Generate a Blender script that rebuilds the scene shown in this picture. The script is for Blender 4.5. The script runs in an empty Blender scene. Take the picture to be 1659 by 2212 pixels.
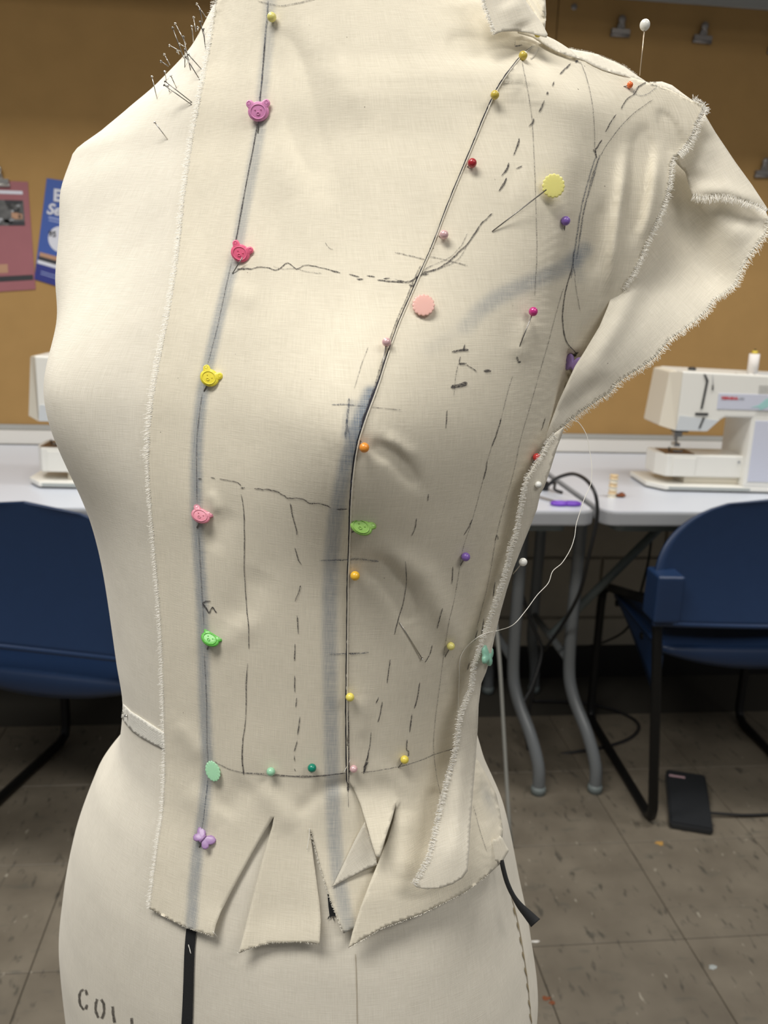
import bpy, bmesh, math, random
import numpy as np
from mathutils import Vector, Matrix, noise
from mathutils.bvhtree import BVHTree
from mathutils.geometry import delaunay_2d_cdt
random.seed(7); rng = np.random.default_rng(7)
S = bpy.context.scene; COL = S.collection

# ------------------------------------------------------------------ camera, world, lights, exposure
W_PX, H_PX, FPX = 1659, 2212, 1894.0
YAW, PITCH, ROLL = map(math.radians, (6.736, 14.251, 2.017))
CAM = Vector((0, 0, 1.1955))
_f = Vector((math.sin(YAW)*math.cos(PITCH), math.cos(YAW)*math.cos(PITCH), -math.sin(PITCH)))
_r0 = Vector((math.cos(YAW), -math.sin(YAW), 0)); _u0 = _r0.cross(_f)
_r = _r0*math.cos(ROLL)+_u0*math.sin(ROLL); _u = -_r0*math.sin(ROLL)+_u0*math.cos(ROLL)
cd = bpy.data.cameras.new('camera'); cam = bpy.data.objects.new('camera', cd); COL.objects.link(cam)
cd.sensor_fit = 'VERTICAL'; cd.sensor_height = 36; cd.lens = FPX/H_PX*36
cam.matrix_world = Matrix((( _r.x, _u.x, -_f.x, CAM.x), (_r.y, _u.y, -_f.y, CAM.y), (_r.z, _u.z, -_f.z, CAM.z), (0, 0, 0, 1)))
cd.clip_start = .02; cd.clip_end = 50
cd.dof.use_dof = True; cd.dof.focus_distance = .50; cd.dof.aperture_fstop = cd.lens/2.3
S.camera = cam
w = bpy.data.worlds.new('world'); S.world = w; w.use_nodes = True
bg = w.node_tree.nodes['Background']; bg.inputs[0].default_value = (.93, .96, 1.0, 1); bg.inputs[1].default_value = .16
S.view_settings.view_transform = 'Standard'; S.view_settings.look = 'None'
S.view_settings.gamma = 1; S.view_settings.use_curve_mapping = False
S.view_settings.exposure = 0.0

def area(name, loc, sx, sy, power, col):
    l = bpy.data.lights.new(name, 'AREA'); l.shape = 'RECTANGLE'; l.size = sx; l.size_y = sy
    l.energy = power; l.color = col
    o = bpy.data.objects.new(name, l); COL.objects.link(o); o.location = loc      # points straight down
    return o
# fluorescent troffers in the ceiling (all out of the frame, above)
area('ceiling_tube_light', (-.75, -.15, 2.66), 1.2, .5, 40, (1, .965, .90))
area('ceiling_tube_light', (-.7, 1.42, 2.66), 1.2, .35, 27, (1, .97, .92))
area('ceiling_tube_light', (1.3, 1.42, 2.66), 1.2, .35, 27, (1, .97, .92))
area('ceiling_tube_light', (1.2, -.9, 2.66), 1.2, .5, 22, (1, .96, .9))

# ------------------------------------------------------------------ helpers
def ray(x, y):
    return _f + _r*((x-829.5)/FPX) - _u*((y-1106)/FPX)
def at(x, y, t): return CAM + ray(x, y)*t
def on_floor(x, y, z=0.0):
    d = ray(x, y); return CAM + d*((z-CAM.z)/d.z)
def on_y(x, y, Y):
    d = ray(x, y); return CAM + d*(Y/d.y)
def px(P):
    q = P-CAM; k = q.dot(_f); return 829.5+FPX*q.dot(_r)/k, 1106-FPX*q.dot(_u)/k
D_WALL = 2.5465; TAB = .74

def mesh_obj(name, verts, faces, mat=None, parent=None, smooth=False, mats=None):
    me = bpy.data.meshes.new(name); me.from_pydata([tuple(v) for v in verts], [], faces); me.update()
    if smooth: me.polygons.foreach_set('use_smooth', [True]*len(me.polygons))
    if mat: me.materials.append(mat)
    o = bpy.data.objects.new(name, me); COL.objects.link(o)
    if parent: o.parent = parent
    return o
def bm_obj(name, bm, mat=None, parent=None, smooth=False):
    me = bpy.data.meshes.new(name); bm.normal_update(); bm.to_mesh(me); bm.free()
    if smooth: me.polygons.foreach_set('use_smooth', [True]*len(me.polygons))
    if mat: me.materials.append(mat)
    o = bpy.data.objects.new(name, me); COL.objects.link(o)
    if parent: o.parent = parent
    return o
def tag(o, label=None, cat=None, group=None, kind=None):
    if label: o['label'] = label
    if cat: o['category'] = cat
    if group: o['group'] = group
    if kind: o['kind'] = kind
    return o
def empty(name, loc=(0, 0, 0), rz=0):
    o = bpy.data.objects.new(name, None); COL.objects.link(o); o.location = loc; o.rotation_euler = (0, 0, rz)
    o.empty_display_size = .02
    return o
def tube_geo(pts, r, n=8, closed=False, caps=True):
    """swept tube; r is a number or a list"""
    pts = [Vector(p) for p in pts]; m = len(pts); rs = r if isinstance(r, (list, tuple)) else [r]*m
    V, F = [], []; up = None
    for i, p in enumerate(pts):
        if closed: t = pts[(i+1) % m]-pts[i-1]
        else: t = pts[min(i+1, m-1)]-pts[max(i-1, 0)]
        if t.length < 1e-9: t = Vector((0, 0, 1))
        t.normalize()
        if up is None:
            up = Vector((0, 0, 1)) if abs(t.z) < .9 else Vector((1, 0, 0))
        a = (up - t*up.dot(t)); 
        if a.length < 1e-6: a = t.orthogonal()
        a.normalize(); up = a; b = t.cross(a)
        for k in range(n):
            th = 2*math.pi*k/n; V.append(p+(a*math.cos(th)+b*math.sin(th))*rs[i])
    for i in range(m if closed else m-1):
        j = (i+1) % m
        for k in range(n):
            F.append((i*n+k, i*n+(k+1) % n, j*n+(k+1) % n, j*n+k))
    if caps and not closed:
        F.append(tuple(range(n-1, -1, -1))); F.append(tuple((m-1)*n+k for k in range(n)))
    return V, F
def join_geo(gs):
    V, F = [], []
    for v, f in gs:
        o = len(V); V += list(v); F += [tuple(i+o for i in q) for q in f]
    return V, F
def spline(pts, k=6):
    """Catmull-Rom through points"""
    P = [Vector(p) for p in pts]; out = []
    for i in range(len(P)-1):
        p0, p1, p2, p3 = P[max(i-1, 0)], P[i], P[i+1], P[min(i+2, len(P)-1)]
        for j in range(k):
            t = j/k; out.append(.5*((2*p1)+(p2-p0)*t+(2*p0-5*p1+4*p2-p3)*t*t+(3*p1-p0-3*p2+p3)*t**3))
    out.append(P[-1]); return out
def box_geo(x0, y0, z0, x1, y1, z1):
    V = [(x, y, z) for x in (x0, x1) for y in (y0, y1) for z in (z0, z1)]
    F = [(0, 1, 3, 2), (4, 6, 7, 5), (0, 4, 5, 1), (2, 3, 7, 6), (0, 2, 6, 4), (1, 5, 7, 3)]
    return V, F
def box(name, c0, c1, mat, parent=None, bevel=0, seg=2):
    bm = bmesh.new(); V, F = box_geo(*c0, *c1)
    vs = [bm.verts.new(v) for v in V]
    for f in F: bm.faces.new([vs[i] for i in f])
    bmesh.ops.recalc_face_normals(bm, faces=bm.faces)
    if bevel: bmesh.ops.bevel(bm, geom=bm.edges[:], offset=bevel, segments=seg, affect='EDGES', profile=.6)
    return bm_obj(name, bm, mat, parent, smooth=False)
def prism(name, poly, a0, a1, mat, parent=None, axis='Y', bevel=0, seg=2, smooth=False):
    """extrude a 2D outline: axis Y -> poly in XZ, axis Z -> poly in XY, axis X -> poly in YZ"""
    bm = bmesh.new(); mk = {'Y': lambda p, a: (p[0], a, p[1]), 'Z': lambda p, a: (p[0], p[1], a), 'X': lambda p, a: (a, p[0], p[1])}[axis]
    A = [bm.verts.new(mk(p, a0)) for p in poly]; B = [bm.verts.new(mk(p, a1)) for p in poly]; n = len(poly)
    bm.faces.new(A); bm.faces.new(B[::-1])
    for i in range(n): bm.faces.new((A[i], B[i], B[(i+1) % n], A[(i+1) % n]))
    bmesh.ops.recalc_face_normals(bm, faces=bm.faces)
    if bevel: bmesh.ops.bevel(bm, geom=bm.edges[:], offset=bevel, segments=seg, affect='EDGES', profile=.6, clamp_overlap=True)
    return bm_obj(name, bm, mat, parent, smooth)
def lathe_geo(prof, n=20):
    V, F = [], []
    for r, z in prof:
        for k in range(n):
            th = 2*math.pi*k/n; V.append((r*math.cos(th), r*math.sin(th), z))
    for i in range(len(prof)-1):
        for k in range(n): F.append((i*n+k, i*n+(k+1) % n, (i+1)*n+(k+1) % n, (i+1)*n+k))
    F.append(tuple(range(n-1, -1, -1))); F.append(tuple((len(prof)-1)*n+k for k in range(n)))
    return V, F
def sphere_geo(c, r, nu=20, nv=12, sc=(1, 1, 1)):
    V, F = [], []
    for j in range(1, nv):
        ph = math.pi*j/nv
        for k in range(nu):
            th = 2*math.pi*k/nu
            V.append((c[0]+r*sc[0]*math.sin(ph)*math.cos(th), c[1]+r*sc[1]*math.sin(ph)*math.sin(th), c[2]+r*sc[2]*math.cos(ph)))
    for j in range(nv-2):
        for k in range(nu): F.append((j*nu+k, (j+1)*nu+k, (j+1)*nu+(k+1) % nu, j*nu+(k+1) % nu))
    a = len(V); V.append((c[0], c[1], c[2]+r*sc[2])); b = len(V); V.append((c[0], c[1], c[2]-r*sc[2]))
    for k in range(nu):
        F.append((a, k, (k+1) % nu)); F.append((b, (nv-2)*nu+(k+1) % nu, (nv-2)*nu+k))
    return V, F
def text_geo(body, size, loc, rot, mat, parent, name='lettering', extr=.0004, bold=0, align='LEFT', shear=0, sx=1):
    c = bpy.data.curves.new(name, 'FONT'); c.body = body; c.size = size; c.extrude = extr; c.offset = bold; c.align_x = align; c.shear = shear
    o = bpy.data.objects.new('tmp', c); COL.objects.link(o)
    dg = bpy.context.evaluated_depsgraph_get(); me = bpy.data.meshes.new_from_object(o.evaluated_get(dg))
    bpy.data.objects.remove(o); me.name = name
    me.materials.clear(); me.materials.append(mat)
    t = bpy.data.objects.new(name, me); COL.objects.link(t); t.location = loc; t.rotation_euler = rot; t.scale = (sx, 1, 1)
    if parent: t.parent = parent
    return t

# ------------------------------------------------------------------ materials
def new_mat(name):
    m = bpy.data.materials.new(name); m.use_nodes = True; nt = m.node_tree
    return m, nt, nt.nodes['Principled BSDF']
def N(nt, t, **kw):
    n = nt.nodes.new(t)
    for k, v in kw.items(): setattr(n, k, v)
    return n
def plain(name, col, rough=.5, metal=0, spec=.5, nscale=0, namp=.1, bump=0, coat=0, sss=0, alpha=1):
    m, nt, b = new_mat(name)
    b.inputs['Base Color'].default_value = (*col, 1); b.inputs['Roughness'].default_value = rough
    b.inputs['Metallic'].default_value = metal; b.inputs['Specular IOR Level'].default_value = spec
    b.inputs['Coat Weight'].default_value = coat
    if sss:
        b.inputs['Subsurface Weight'].default_value = sss; b.inputs['Subsurface Radius'].default_value = (1, .8, .6); b.inputs['Subsurface Scale'].default_value = .002
    if nscale:
        tc = N(nt, 'ShaderNodeTexCoord'); no = N(nt, 'ShaderNodeTexNoise'); no.inputs['Scale'].default_value = nscale; no.inputs['Detail'].default_value = 5
        nt.links.new(tc.outputs['Object'], no.inputs['Vector'])
        mx = N(nt, 'ShaderNodeMix', data_type='RGBA'); mx.inputs[6].default_value = (*[c*(1-namp) for c in col], 1); mx.inputs[7].default_value = (*[min(1, c*(1+namp)) for c in col], 1)
        nt.links.new(no.outputs[0], mx.inputs[0]); nt.links.new(mx.outputs[2], b.inputs['Base Color'])
        if bump:
            bu = N(nt, 'ShaderNodeBump'); bu.inputs['Strength'].default_value = bump; bu.inputs['Distance'].default_value = .002
            nt.links.new(no.outputs[0], bu.inputs['Height']); nt.links.new(bu.outputs[0], b.inputs['Normal'])
    return m
def fabric(name, col, period=.00062, show=True, weave=.30, flecks=True, transl=.0, slub=1.0, wv=.5):
    """plain-weave cotton; UV map is in metres (u across, v along the warp)"""
    m, nt, b = new_mat(name); L = nt.links.new
    b.inputs['Roughness'].default_value = .95; b.inputs['Specular IOR Level'].default_value = .12
    b.inputs['Sheen Weight'].default_value = .15; b.inputs['Sheen Roughness'].default_value = .6
    uv = N(nt, 'ShaderNodeUVMap'); uv.uv_map = 'UVMap'
    def wave(ax):
        wn = N(nt, 'ShaderNodeTexWave', wave_type='BANDS', bands_direction=ax, wave_profile='SIN')
        wn.inputs['Scale'].default_value = 2*math.pi/20/period; wn.inputs['Distortion'].default_value = 1.5
        wn.inputs['Detail'].default_value = 2; wn.inputs['Detail Scale'].default_value = .6
        L(uv.outputs[0], wn.inputs['Vector']); return wn
    wx, wy = wave('X'), wave('Y')
    mul = N(nt, 'ShaderNodeMath', operation='MULTIPLY'); L(wx.outputs['Fac'], mul.inputs[0]); L(wy.outputs['Fac'], mul.inputs[1])
    def sn(sx, sy, det=3):
        mp = N(nt, 'ShaderNodeMapping'); mp.inputs['Scale'].default_value = (sx, sy, 1); L(uv.outputs[0], mp.inputs[0])
        n_ = N(nt, 'ShaderNodeTexNoise'); n_.inputs['Scale'].default_value = 1; n_.inputs['Detail'].default_value = det
        L(mp.outputs[0], n_.inputs['Vector']); return n_
    s1, s2, s3 = sn(90, 2200), sn(2200, 90), sn(30, 30, 4)
    add = N(nt, 'ShaderNodeMath', operation='ADD'); L(s1.outputs[0], add.inputs[0]); L(s2.outputs[0], add.inputs[1])
    # height
    h1 = N(nt, 'ShaderNodeMath', operation='MULTIPLY_ADD'); L(mul.outputs[0], h1.inputs[0]); h1.inputs[1].default_value = wv; L(add.outputs[0], h1.inputs[2])
    bu = N(nt, 'ShaderNodeBump'); bu.inputs['Strength'].default_value = weave; bu.inputs['Distance'].default_value = .0003
    L(h1.outputs[0], bu.inputs['Height']); L(bu.outputs[0], b.inputs['Normal'])
    # colour: threads + soft mottling
    dk = tuple(c*k for c, k in zip(col, (.83, .82, .79)))
    mr = N(nt, 'ShaderNodeMapRange'); mr.inputs[1].default_value = .62; mr.inputs[2].default_value = 1.7; L(h1.outputs[0], mr.inputs[0])
    mx = N(nt, 'ShaderNodeMix', data_type='RGBA'); mx.inputs[6].default_value = (*dk, 1); mx.inputs[7].default_value = (*[min(1, c*1.08) for c in col], 1)
    L(mr.outputs[0], mx.inputs[0])
    mo = N(nt, 'ShaderNodeMix', data_type='RGBA', blend_type='MULTIPLY'); mo.inputs[0].default_value = 1
    mm = N(nt, 'ShaderNodeMapRange'); mm.inputs[1].default_value = .3; mm.inputs[2].default_value = .7; mm.inputs[3].default_value = .95; mm.inputs[4].default_value = 1.03
    L(s3.outputs[0], mm.inputs[0]); L(mx.outputs[2], mo.inputs[6]); L(mm.outputs[0], mo.inputs[7])
    out = mo.outputs[2]
    if flecks:
        vo = N(nt, 'ShaderNodeTexVoronoi'); vo.inputs['Scale'].default_value = 130; vo.inputs['Randomness'].default_value = 1
        L(uv.outputs[0], vo.inputs['Vector'])
        a = N(nt, 'ShaderNodeMath', operation='LESS_THAN'); a.inputs[1].default_value = .045; L(vo.outputs['Distance'], a.inputs[0])
        sp = N(nt, 'ShaderNodeSeparateColor'); L(vo.outputs['Color'], sp.inputs[0])
        g = N(nt, 'ShaderNodeMath', operation='GREATER_THAN'); g.inputs[1].default_value = .82; L(sp.outputs[0], g.inputs[0])
        p = N(nt, 'ShaderNodeMath', operation='MULTIPLY'); L(a.outputs[0], p.inputs[0]); L(g.outputs[0], p.inputs[1])
        p2 = N(nt, 'ShaderNodeMath', operation='MULTIPLY'); L(p.outputs[0], p2.inputs[0]); L(sp.outputs[1], p2.inputs[1])
        mf = N(nt, 'ShaderNodeMix', data_type='RGBA'); L(p2.outputs[0], mf.inputs[0]); L(out, mf.inputs[6]); mf.inputs[7].default_value = (.12, .09, .06, 1)
        out = mf.outputs[2]
    if show:   # black style tape printed through the thin muslin, stronger between the threads
        at_ = N(nt, 'ShaderNodeAttribute'); at_.attribute_name = 'tape'
        iv = N(nt, 'ShaderNodeMapRange'); iv.inputs[1].default_value = .75; iv.inputs[2].default_value = 1.45; iv.inputs[3].default_value = 1.35; iv.inputs[4].default_value = .65
        L(h1.outputs[0], iv.inputs[0])
        q = N(nt, 'ShaderNodeMath', operation='MULTIPLY'); q.use_clamp = True; L(at_.outputs['Fac'], q.inputs[0]); L(iv.outputs[0], q.inputs[1])
        ms = N(nt, 'ShaderNodeMix', data_type='RGBA'); L(q.outputs[0], ms.inputs[0]); L(out, ms.inputs[6]); ms.inputs[7].default_value = (.15, .205, .285, 1)
        out = ms.outputs[2]
    L(out, b.inputs['Base Color'])
    if transl:
        tr = N(nt, 'ShaderNodeBsdfTranslucent'); L(out, tr.inputs[0]); L(bu.outputs[0], tr.inputs['Normal'])
        mi = N(nt, 'ShaderNodeMixShader'); mi.inputs[0].default_value = transl
        o = nt.nodes['Material Output']; L(b.outputs[0], mi.inputs[1]); L(tr.outputs[0], mi.inputs[2]); L(mi.outputs[0], o.inputs['Surface'])
    return m
M_MUS = fabric('muslin', (.86, .80, .665), transl=.05)
M_MUS2 = fabric('muslin_allowance', (.91, .865, .76), transl=.20)
M_BODY = fabric('form_cover', (.83, .785, .685), period=.0008, show=False, flecks=False, weave=.25)
M_TWILL = fabric('twill_tape', (.90, .88, .81), period=.0012, show=False, flecks=False, weave=.8)
M_THREAD = plain('cotton_thread', (.90, .87, .78), .9, spec=.1)
M_WTHREAD = plain('white_thread', (.93, .91, .85), .8, spec=.2)
M_TAPE = plain('black_style_tape', (.012, .013, .015), .75, nscale=2500, namp=.5, bump=.3)
M_STEEL = plain('pin_steel', (.55, .53, .50), .28, metal=1)
M_DSTEEL = plain('pin_steel_dark', (.25, .24, .23), .35, metal=1)
def pencil_mat(name, col, cover):
    m, nt, b = new_mat(name); L = nt.links.new
    b.inputs['Base Color'].default_value = (*col, 1); b.inputs['Roughness'].default_value = .8; b.inputs['Specular IOR Level'].default_value = .2
    tc = N(nt, 'ShaderNodeTexCoord'); no = N(nt, 'ShaderNodeTexNoise'); no.inputs['Scale'].default_value = 1800; no.inputs['Detail'].default_value = 2
    L(tc.outputs['Object'], no.inputs['Vector'])
    mr = N(nt, 'ShaderNodeMapRange'); mr.inputs[1].default_value = .36; mr.inputs[2].default_value = .64; mr.inputs[3].default_value = max(0, cover-.35); mr.inputs[4].default_value = min(1, cover+.35)
    L(no.outputs[0], mr.inputs[0]); L(mr.outputs[0], b.inputs['Alpha']); return m
M_PEN = pencil_mat('graphite', (.055, .05, .055), .72)
M_PENL = pencil_mat('graphite_light', (.12, .115, .12), .42)
M_PENB = pencil_mat('graphite_blue', (.10, .12, .16), .42)
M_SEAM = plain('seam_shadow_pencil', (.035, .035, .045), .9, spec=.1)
M_STENCIL = pencil_mat('stencil_ink', (.08, .07, .06), .72)

# ------------------------------------------------------------------ the body of the dress form
CTR = Vector((.0075, .57, CAM.z)); PSI = math.radians(30)
FN = Vector((-math.sin(PSI), -math.cos(PSI), 0)); FL = Vector((math.cos(PSI), -math.sin(PSI), 0))
# z above the lens, half width (its right), half width (its left), front, back, centre, roundness
TB = np.array([[.30,.055,.055,.010,-.10,-.045,2],[.24,.056,.056,.012,-.10,-.045,2],[.20,.0585,.0625,.017,-.106,-.045,2],[.175,.0587,.088,.028,-.11,-.045,2],[.16,.0756,.108,.032,-.112,-.045,2],
[.14,.0919,.134,.037,-.117,-.044,2],[.12,.1213,.160,.042,-.12,-.042,2],[.105,.1448,.176,.047,-.124,-.04,2.1],[.095,.1625,.180,.05,-.126,-.038,2.1],[.08,.1868,.179,.053,-.128,-.035,2.2],
[.06,.1877,.176,.06,-.13,-.03,2.4],[.03,.18,.172,.071,-.132,-.025,2.6],[0,.1737,.168,.083,-.133,-.02,2.7],[-.03,.162,.167,.095,-.133,-.015,2.6],[-.07,.158,.166,.106,-.13,-.01,2.4],
[-.11,.15,.160,.109,-.125,-.005,2.2],[-.155,.1406,.151,.107,-.118,0,2.05],[-.2,.1339,.141,.106,-.11,0,2],[-.25,.1273,.132,.105,-.105,0,2],[-.28,.1224,.130,.105,-.105,0,2],
[-.31,.1251,.138,.108,-.108,0,2],[-.35,.1504,.1565,.117,-.12,0,2],[-.4,.1685,.1675,.126,-.135,0,2.1],[-.45,.1816,.18,.13,-.145,0,2.1],[-.5,.1897,.1885,.131,-.148,0,2.1],[-.6,.183,.183,.131,-.148,0,2.1],[-.68,.178,.178,.128,-.145,0,2.1]])
_o = TB[::-1]
def pchip(x, xp, fp):
    i = np.clip(np.searchsorted(xp, x)-1, 0, len(xp)-2); h = np.diff(xp); d = np.diff(fp)/h
    m = np.zeros(len(xp)); m[0] = d[0]; m[-1] = d[-1]
    for k in range(1, len(xp)-1): m[k] = 0 if d[k-1]*d[k] <= 0 else 2*d[k-1]*d[k]/(d[k-1]+d[k])
    t = (x-xp[i])/h[i]
    return fp[i]*(1+2*t)*(1-t)**2+m[i]*h[i]*t*(1-t)**2+fp[i+1]*t*t*(3-2*t)+m[i+1]*h[i]*t*t*(t-1)
def body_surf(z, th):
    aL, aR, vf, vb, vc, e = [pchip(z, _o[:, 0], _o[:, k]) for k in range(1, 7)]
    c, s = np.cos(th), np.sin(th); w_ = np.clip((c+.25)/.5, 0, 1); w_ = w_*w_*(3-2*w_); a = aL*(1-w_)+aR*w_
    u = a*np.sign(c)*abs(c)**(2/e); v = vc+np.where(s >= 0, vf-vc, vc-vb)*np.sign(s)*abs(s)**(2/e)
    amp = np.where(u < 0, .0225, .026)
    B = amp*np.exp(-((abs(u)-.093)/.040)**2)*np.exp(-((z+.066)/np.where(z > -.066, .050, .062))**2)*np.clip(s*2.5, 0, 1)
    return u+np.sign(u)*B*.2, v+B
NZ, NT = 300, 224
zz = np.linspace(.30, -.68, NZ)[:, None]; tt = (np.arange(NT)/NT*2*np.pi)[None, :]
U, V_ = body_surf(zz+0*tt, tt+0*zz)
Pb = np.array(CTR)+U[..., None]*np.array(FL)+V_[..., None]*np.array(FN)+(zz+0*tt)[..., None]*np.array([0, 0, 1.])
BV = Pb.reshape(-1, 3); BF = [(i*NT+k, (i+1)*NT+k, (i+1)*NT+(k+1) % NT, i*NT+(k+1) % NT) for i in range(NZ-1) for k in range(NT)]
BF += [tuple(range(NT)), tuple((NZ-1)*NT+k for k in range(NT-1, -1, -1))]
BODY = BVHTree.FromPolygons([tuple(v) for v in BV], BF)

form = empty('dress_form', (CTR.x, CTR.y, 0)); FORM_OFF = Vector((CTR.x, CTR.y, 0))
tag(form, 'cream fabric-covered sewing dress form torso standing in the foreground', 'dress form')
def to_parent(verts, parent):
    o = Vector(parent.location); return [Vector(v)-o for v in verts]
def set_uv(me, fn):
    uvl = me.uv_layers.new(name='UVMap'); co = np.empty(len(me.vertices)*3); me.vertices.foreach_get('co', co); co = co.reshape(-1, 3)
    uv = fn(co); li = np.empty(len(me.loops), dtype=np.int32); me.loops.foreach_get('vertex_index', li)
    uvl.data.foreach_set('uv', uv[li].ravel())
def uv_cyl(off):
    def f(co):
        p = co+np.array(off)-np.array(CTR); u = p@np.array(FL); v = p@np.array(FN)
        return np.stack([np.arctan2(u, v+.02)*.14, p[:, 2]], 1)
    return f
def uv_bias(off, a):
    def f(co):
        p = co+np.array(off)-np.array(CTR); u = p@np.array(_r); v = p[:, 2]
        return np.stack([u*math.cos(a)+v*math.sin(a), -u*math.sin(a)+v*math.cos(a)], 1)
    return f
torso = mesh_obj('torso', to_parent(BV, form), BF, M_BODY, form, smooth=True); set_uv(torso.data, uv_cyl(form.location))
M_IRON = plain('black_iron', (.02, .02, .02), .45)
post = mesh_obj('stand_pole', *lathe_geo([(.016, .06), (.016, .53)], 16), M_IRON, form); tag(post, 'black iron pole')
for k in range(4):
    a = math.radians(45+90*k)
    V, F = tube_geo(spline([(0, 0, .09), (.12*math.cos(a), .12*math.sin(a), .07), (.23*math.cos(a), .23*math.sin(a), .013)], 5), .012, 8)
    mesh_obj('leg', V, F, M_IRON, form)

def hit_body(x, y, tree=BODY):
    d = ray(x, y); dn = d.normalized(); loc, nor, i, dist = tree.ray_cast(CAM, dn)
    if loc is None: return None, None
    if nor.dot(dn) > 0: nor = -nor
    return dist/d.length, nor
def body_t(x, y):
    t, n = hit_body(x, y)
    if t is not None:
        c = max(.25, abs(n.dot(ray(x, y).normalized()))); return t, c
    sx = -1 if x > 700 else 1
    for k in range(1, 60):
        t, n = hit_body(x+sx*k*4, y)
        if t is not None: return t+min(.02, k*4*.00012), .3
    return None, None


# ------------------------------------------------------------------ materials of the room
def tile_mat():
    m, nt, b = new_mat('vinyl_tile'); L = nt.links.new
    b.inputs['Roughness'].default_value = .55
    geo = N(nt, 'ShaderNodeNewGeometry'); oi = N(nt, 'ShaderNodeObjectInfo')
    def no(scale, det, sx=1, sy=1, rot=0):
        mp = N(nt, 'ShaderNodeMapping'); mp.inputs['Scale'].default_value = (sx, sy, 1); mp.inputs['Rotation'].default_value = (0, 0, rot); L(geo.outputs['Position'], mp.inputs[0])
        n_ = N(nt, 'ShaderNodeTexNoise'); n_.inputs['Scale'].default_value = scale; n_.inputs['Detail'].default_value = det; L(mp.outputs[0], n_.inputs['Vector']); return n_
    a = no(9, 6); r = N(nt, 'ShaderNodeValToRGB'); r.color_ramp.elements[0].color = (.135, .114, .085, 1); r.color_ramp.elements[1].color = (.195, .168, .128, 1)
    r.color_ramp.elements[0].position = .3; r.color_ramp.elements[1].position = .7; L(a.outputs[0], r.inputs[0])
    s = no(60, 3, 1, .35, .3); m1 = N(nt, 'ShaderNodeMapRange'); m1.inputs[1].default_value = .60; m1.inputs[2].default_value = .70; L(s.outputs[0], m1.inputs[0])
    x1 = N(nt, 'ShaderNodeMix', data_type='RGBA'); L(m1.outputs[0], x1.inputs[0]); L(r.outputs[0], x1.inputs[6]); x1.inputs[7].default_value = (.085, .075, .058, 1)
    s2 = no(75, 2, 1, .4, -.5); m2 = N(nt, 'ShaderNodeMapRange'); m2.inputs[1].default_value = .70; m2.inputs[2].default_value = .76; L(s2.outputs[0], m2.inputs[0])
    x2 = N(nt, 'ShaderNodeMix', data_type='RGBA'); L(m2.outputs[0], x2.inputs[0]); L(x1.outputs[2], x2.inputs[6]); x2.inputs[7].default_value = (.34, .31, .25, 1)
    s3 = no(16, 4, 1, 2.2, .2); m3 = N(nt, 'ShaderNodeMapRange'); m3.inputs[1].default_value = .60; m3.inputs[2].default_value = .72; m3.inputs[4].default_value = .6; L(s3.outputs[0], m3.inputs[0])
    x3 = N(nt, 'ShaderNodeMix', data_type='RGBA'); L(m3.outputs[0], x3.inputs[0]); L(x2.outputs[2], x3.inputs[6]); x3.inputs[7].default_value = (.105, .098, .078, 1)
    hv = N(nt, 'ShaderNodeHueSaturation'); mr = N(nt, 'ShaderNodeMapRange'); mr.inputs[3].default_value = .93; mr.inputs[4].default_value = 1.06
    L(oi.outputs['Random'], mr.inputs[0]); L(mr.outputs[0], hv.inputs['Value']); L(x3.outputs[2], hv.inputs['Color']); L(hv.outputs[0], b.inputs['Base Color'])
    return m
M_TILE = tile_mat()
M_GROUT = plain('floor_joint', (.05, .045, .035), .9)
M_CORK = plain('cork_board', (.37, .225, .085), .85, nscale=14, namp=.09, spec=.2)
M_BLOCK = plain('painted_block', (.40, .355, .28), .6, nscale=30, namp=.06, bump=.2)
M_MORTAR = plain('block_joint', (.35, .31, .245), .8)
M_BASEB = plain('black_baseboard', (.012, .011, .010), .45)
M_ALU = plain('grey_board_trim', (.38, .38, .36), .45, metal=.0)
M_LEDGE = plain('white_ledge', (.72, .70, .66), .5)
M_CEIL = plain('ceiling_white', (.75, .74, .70), .9)
M_LAM = plain('white_laminate', (.60, .635, .71), .30, nscale=200, namp=.03)
M_TEDGE = plain('grey_table_edge', (.33, .34, .36), .45)
M_TLEG = plain('grey_table_leg', (.16, .172, .18), .32, metal=.1)
M_TAPR = plain('table_rail', (.17, .20, .20), .5)
M_CHAIR = plain('blue_plastic', (.009, .027, .078), .42, nscale=40, namp=.06)
M_CFRAME = plain('black_chair_tube', (.005, .005, .005), .4, spec=.3)
M_SEW = plain('ivory_plastic', (.80, .79, .74), .35, coat=.1)
M_SEWL = plain('cream_plastic_end', (.74, .69, .58), .4)
M_SEWG = plain('pale_grey_plastic', (.62, .65, .67), .4)
M_LILAC = plain('lilac_label', (.60, .62, .72), .45)
M_SLOT = plain('slot_black', (.03, .03, .03), .5)
M_RED = plain('red_print', (.60, .03, .04), .5)
M_GREYP = plain('grey_print', (.35, .36, .38), .5)
M_TEAL = plain('pale_teal_print', (.36, .62, .60), .5)
M_BROWNP = plain('needle_plate_brown', (.17, .09, .04), .5)  # plain brown of the needle plate itself
M_GREYRULE = plain('grey_rule', (.38, .41, .40), .5)
M_CORD = plain('black_cord', (.010, .010, .011), .5)
M_GCORD = plain('grey_cord', (.23, .23, .21), .5)
M_PURP = plain('purple_plastic', (.17, .055, .50), .35)
M_BOBB = plain('peach_bobbin', (.82, .62, .36), .45)
M_BOBE = plain('pale_spool_flange', (.82, .76, .62), .4)
M_SPOOL = plain('white_spool', (.80, .76, .73), .8)
M_YEL = plain('yellow_spool_top', (.72, .55, .06), .4)
M_RUST = plain('rust_brown', (.20, .06, .02), .8)
M_CLIP = plain('dull_clip_metal', (.26, .24, .225), .35, metal=.6)
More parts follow.
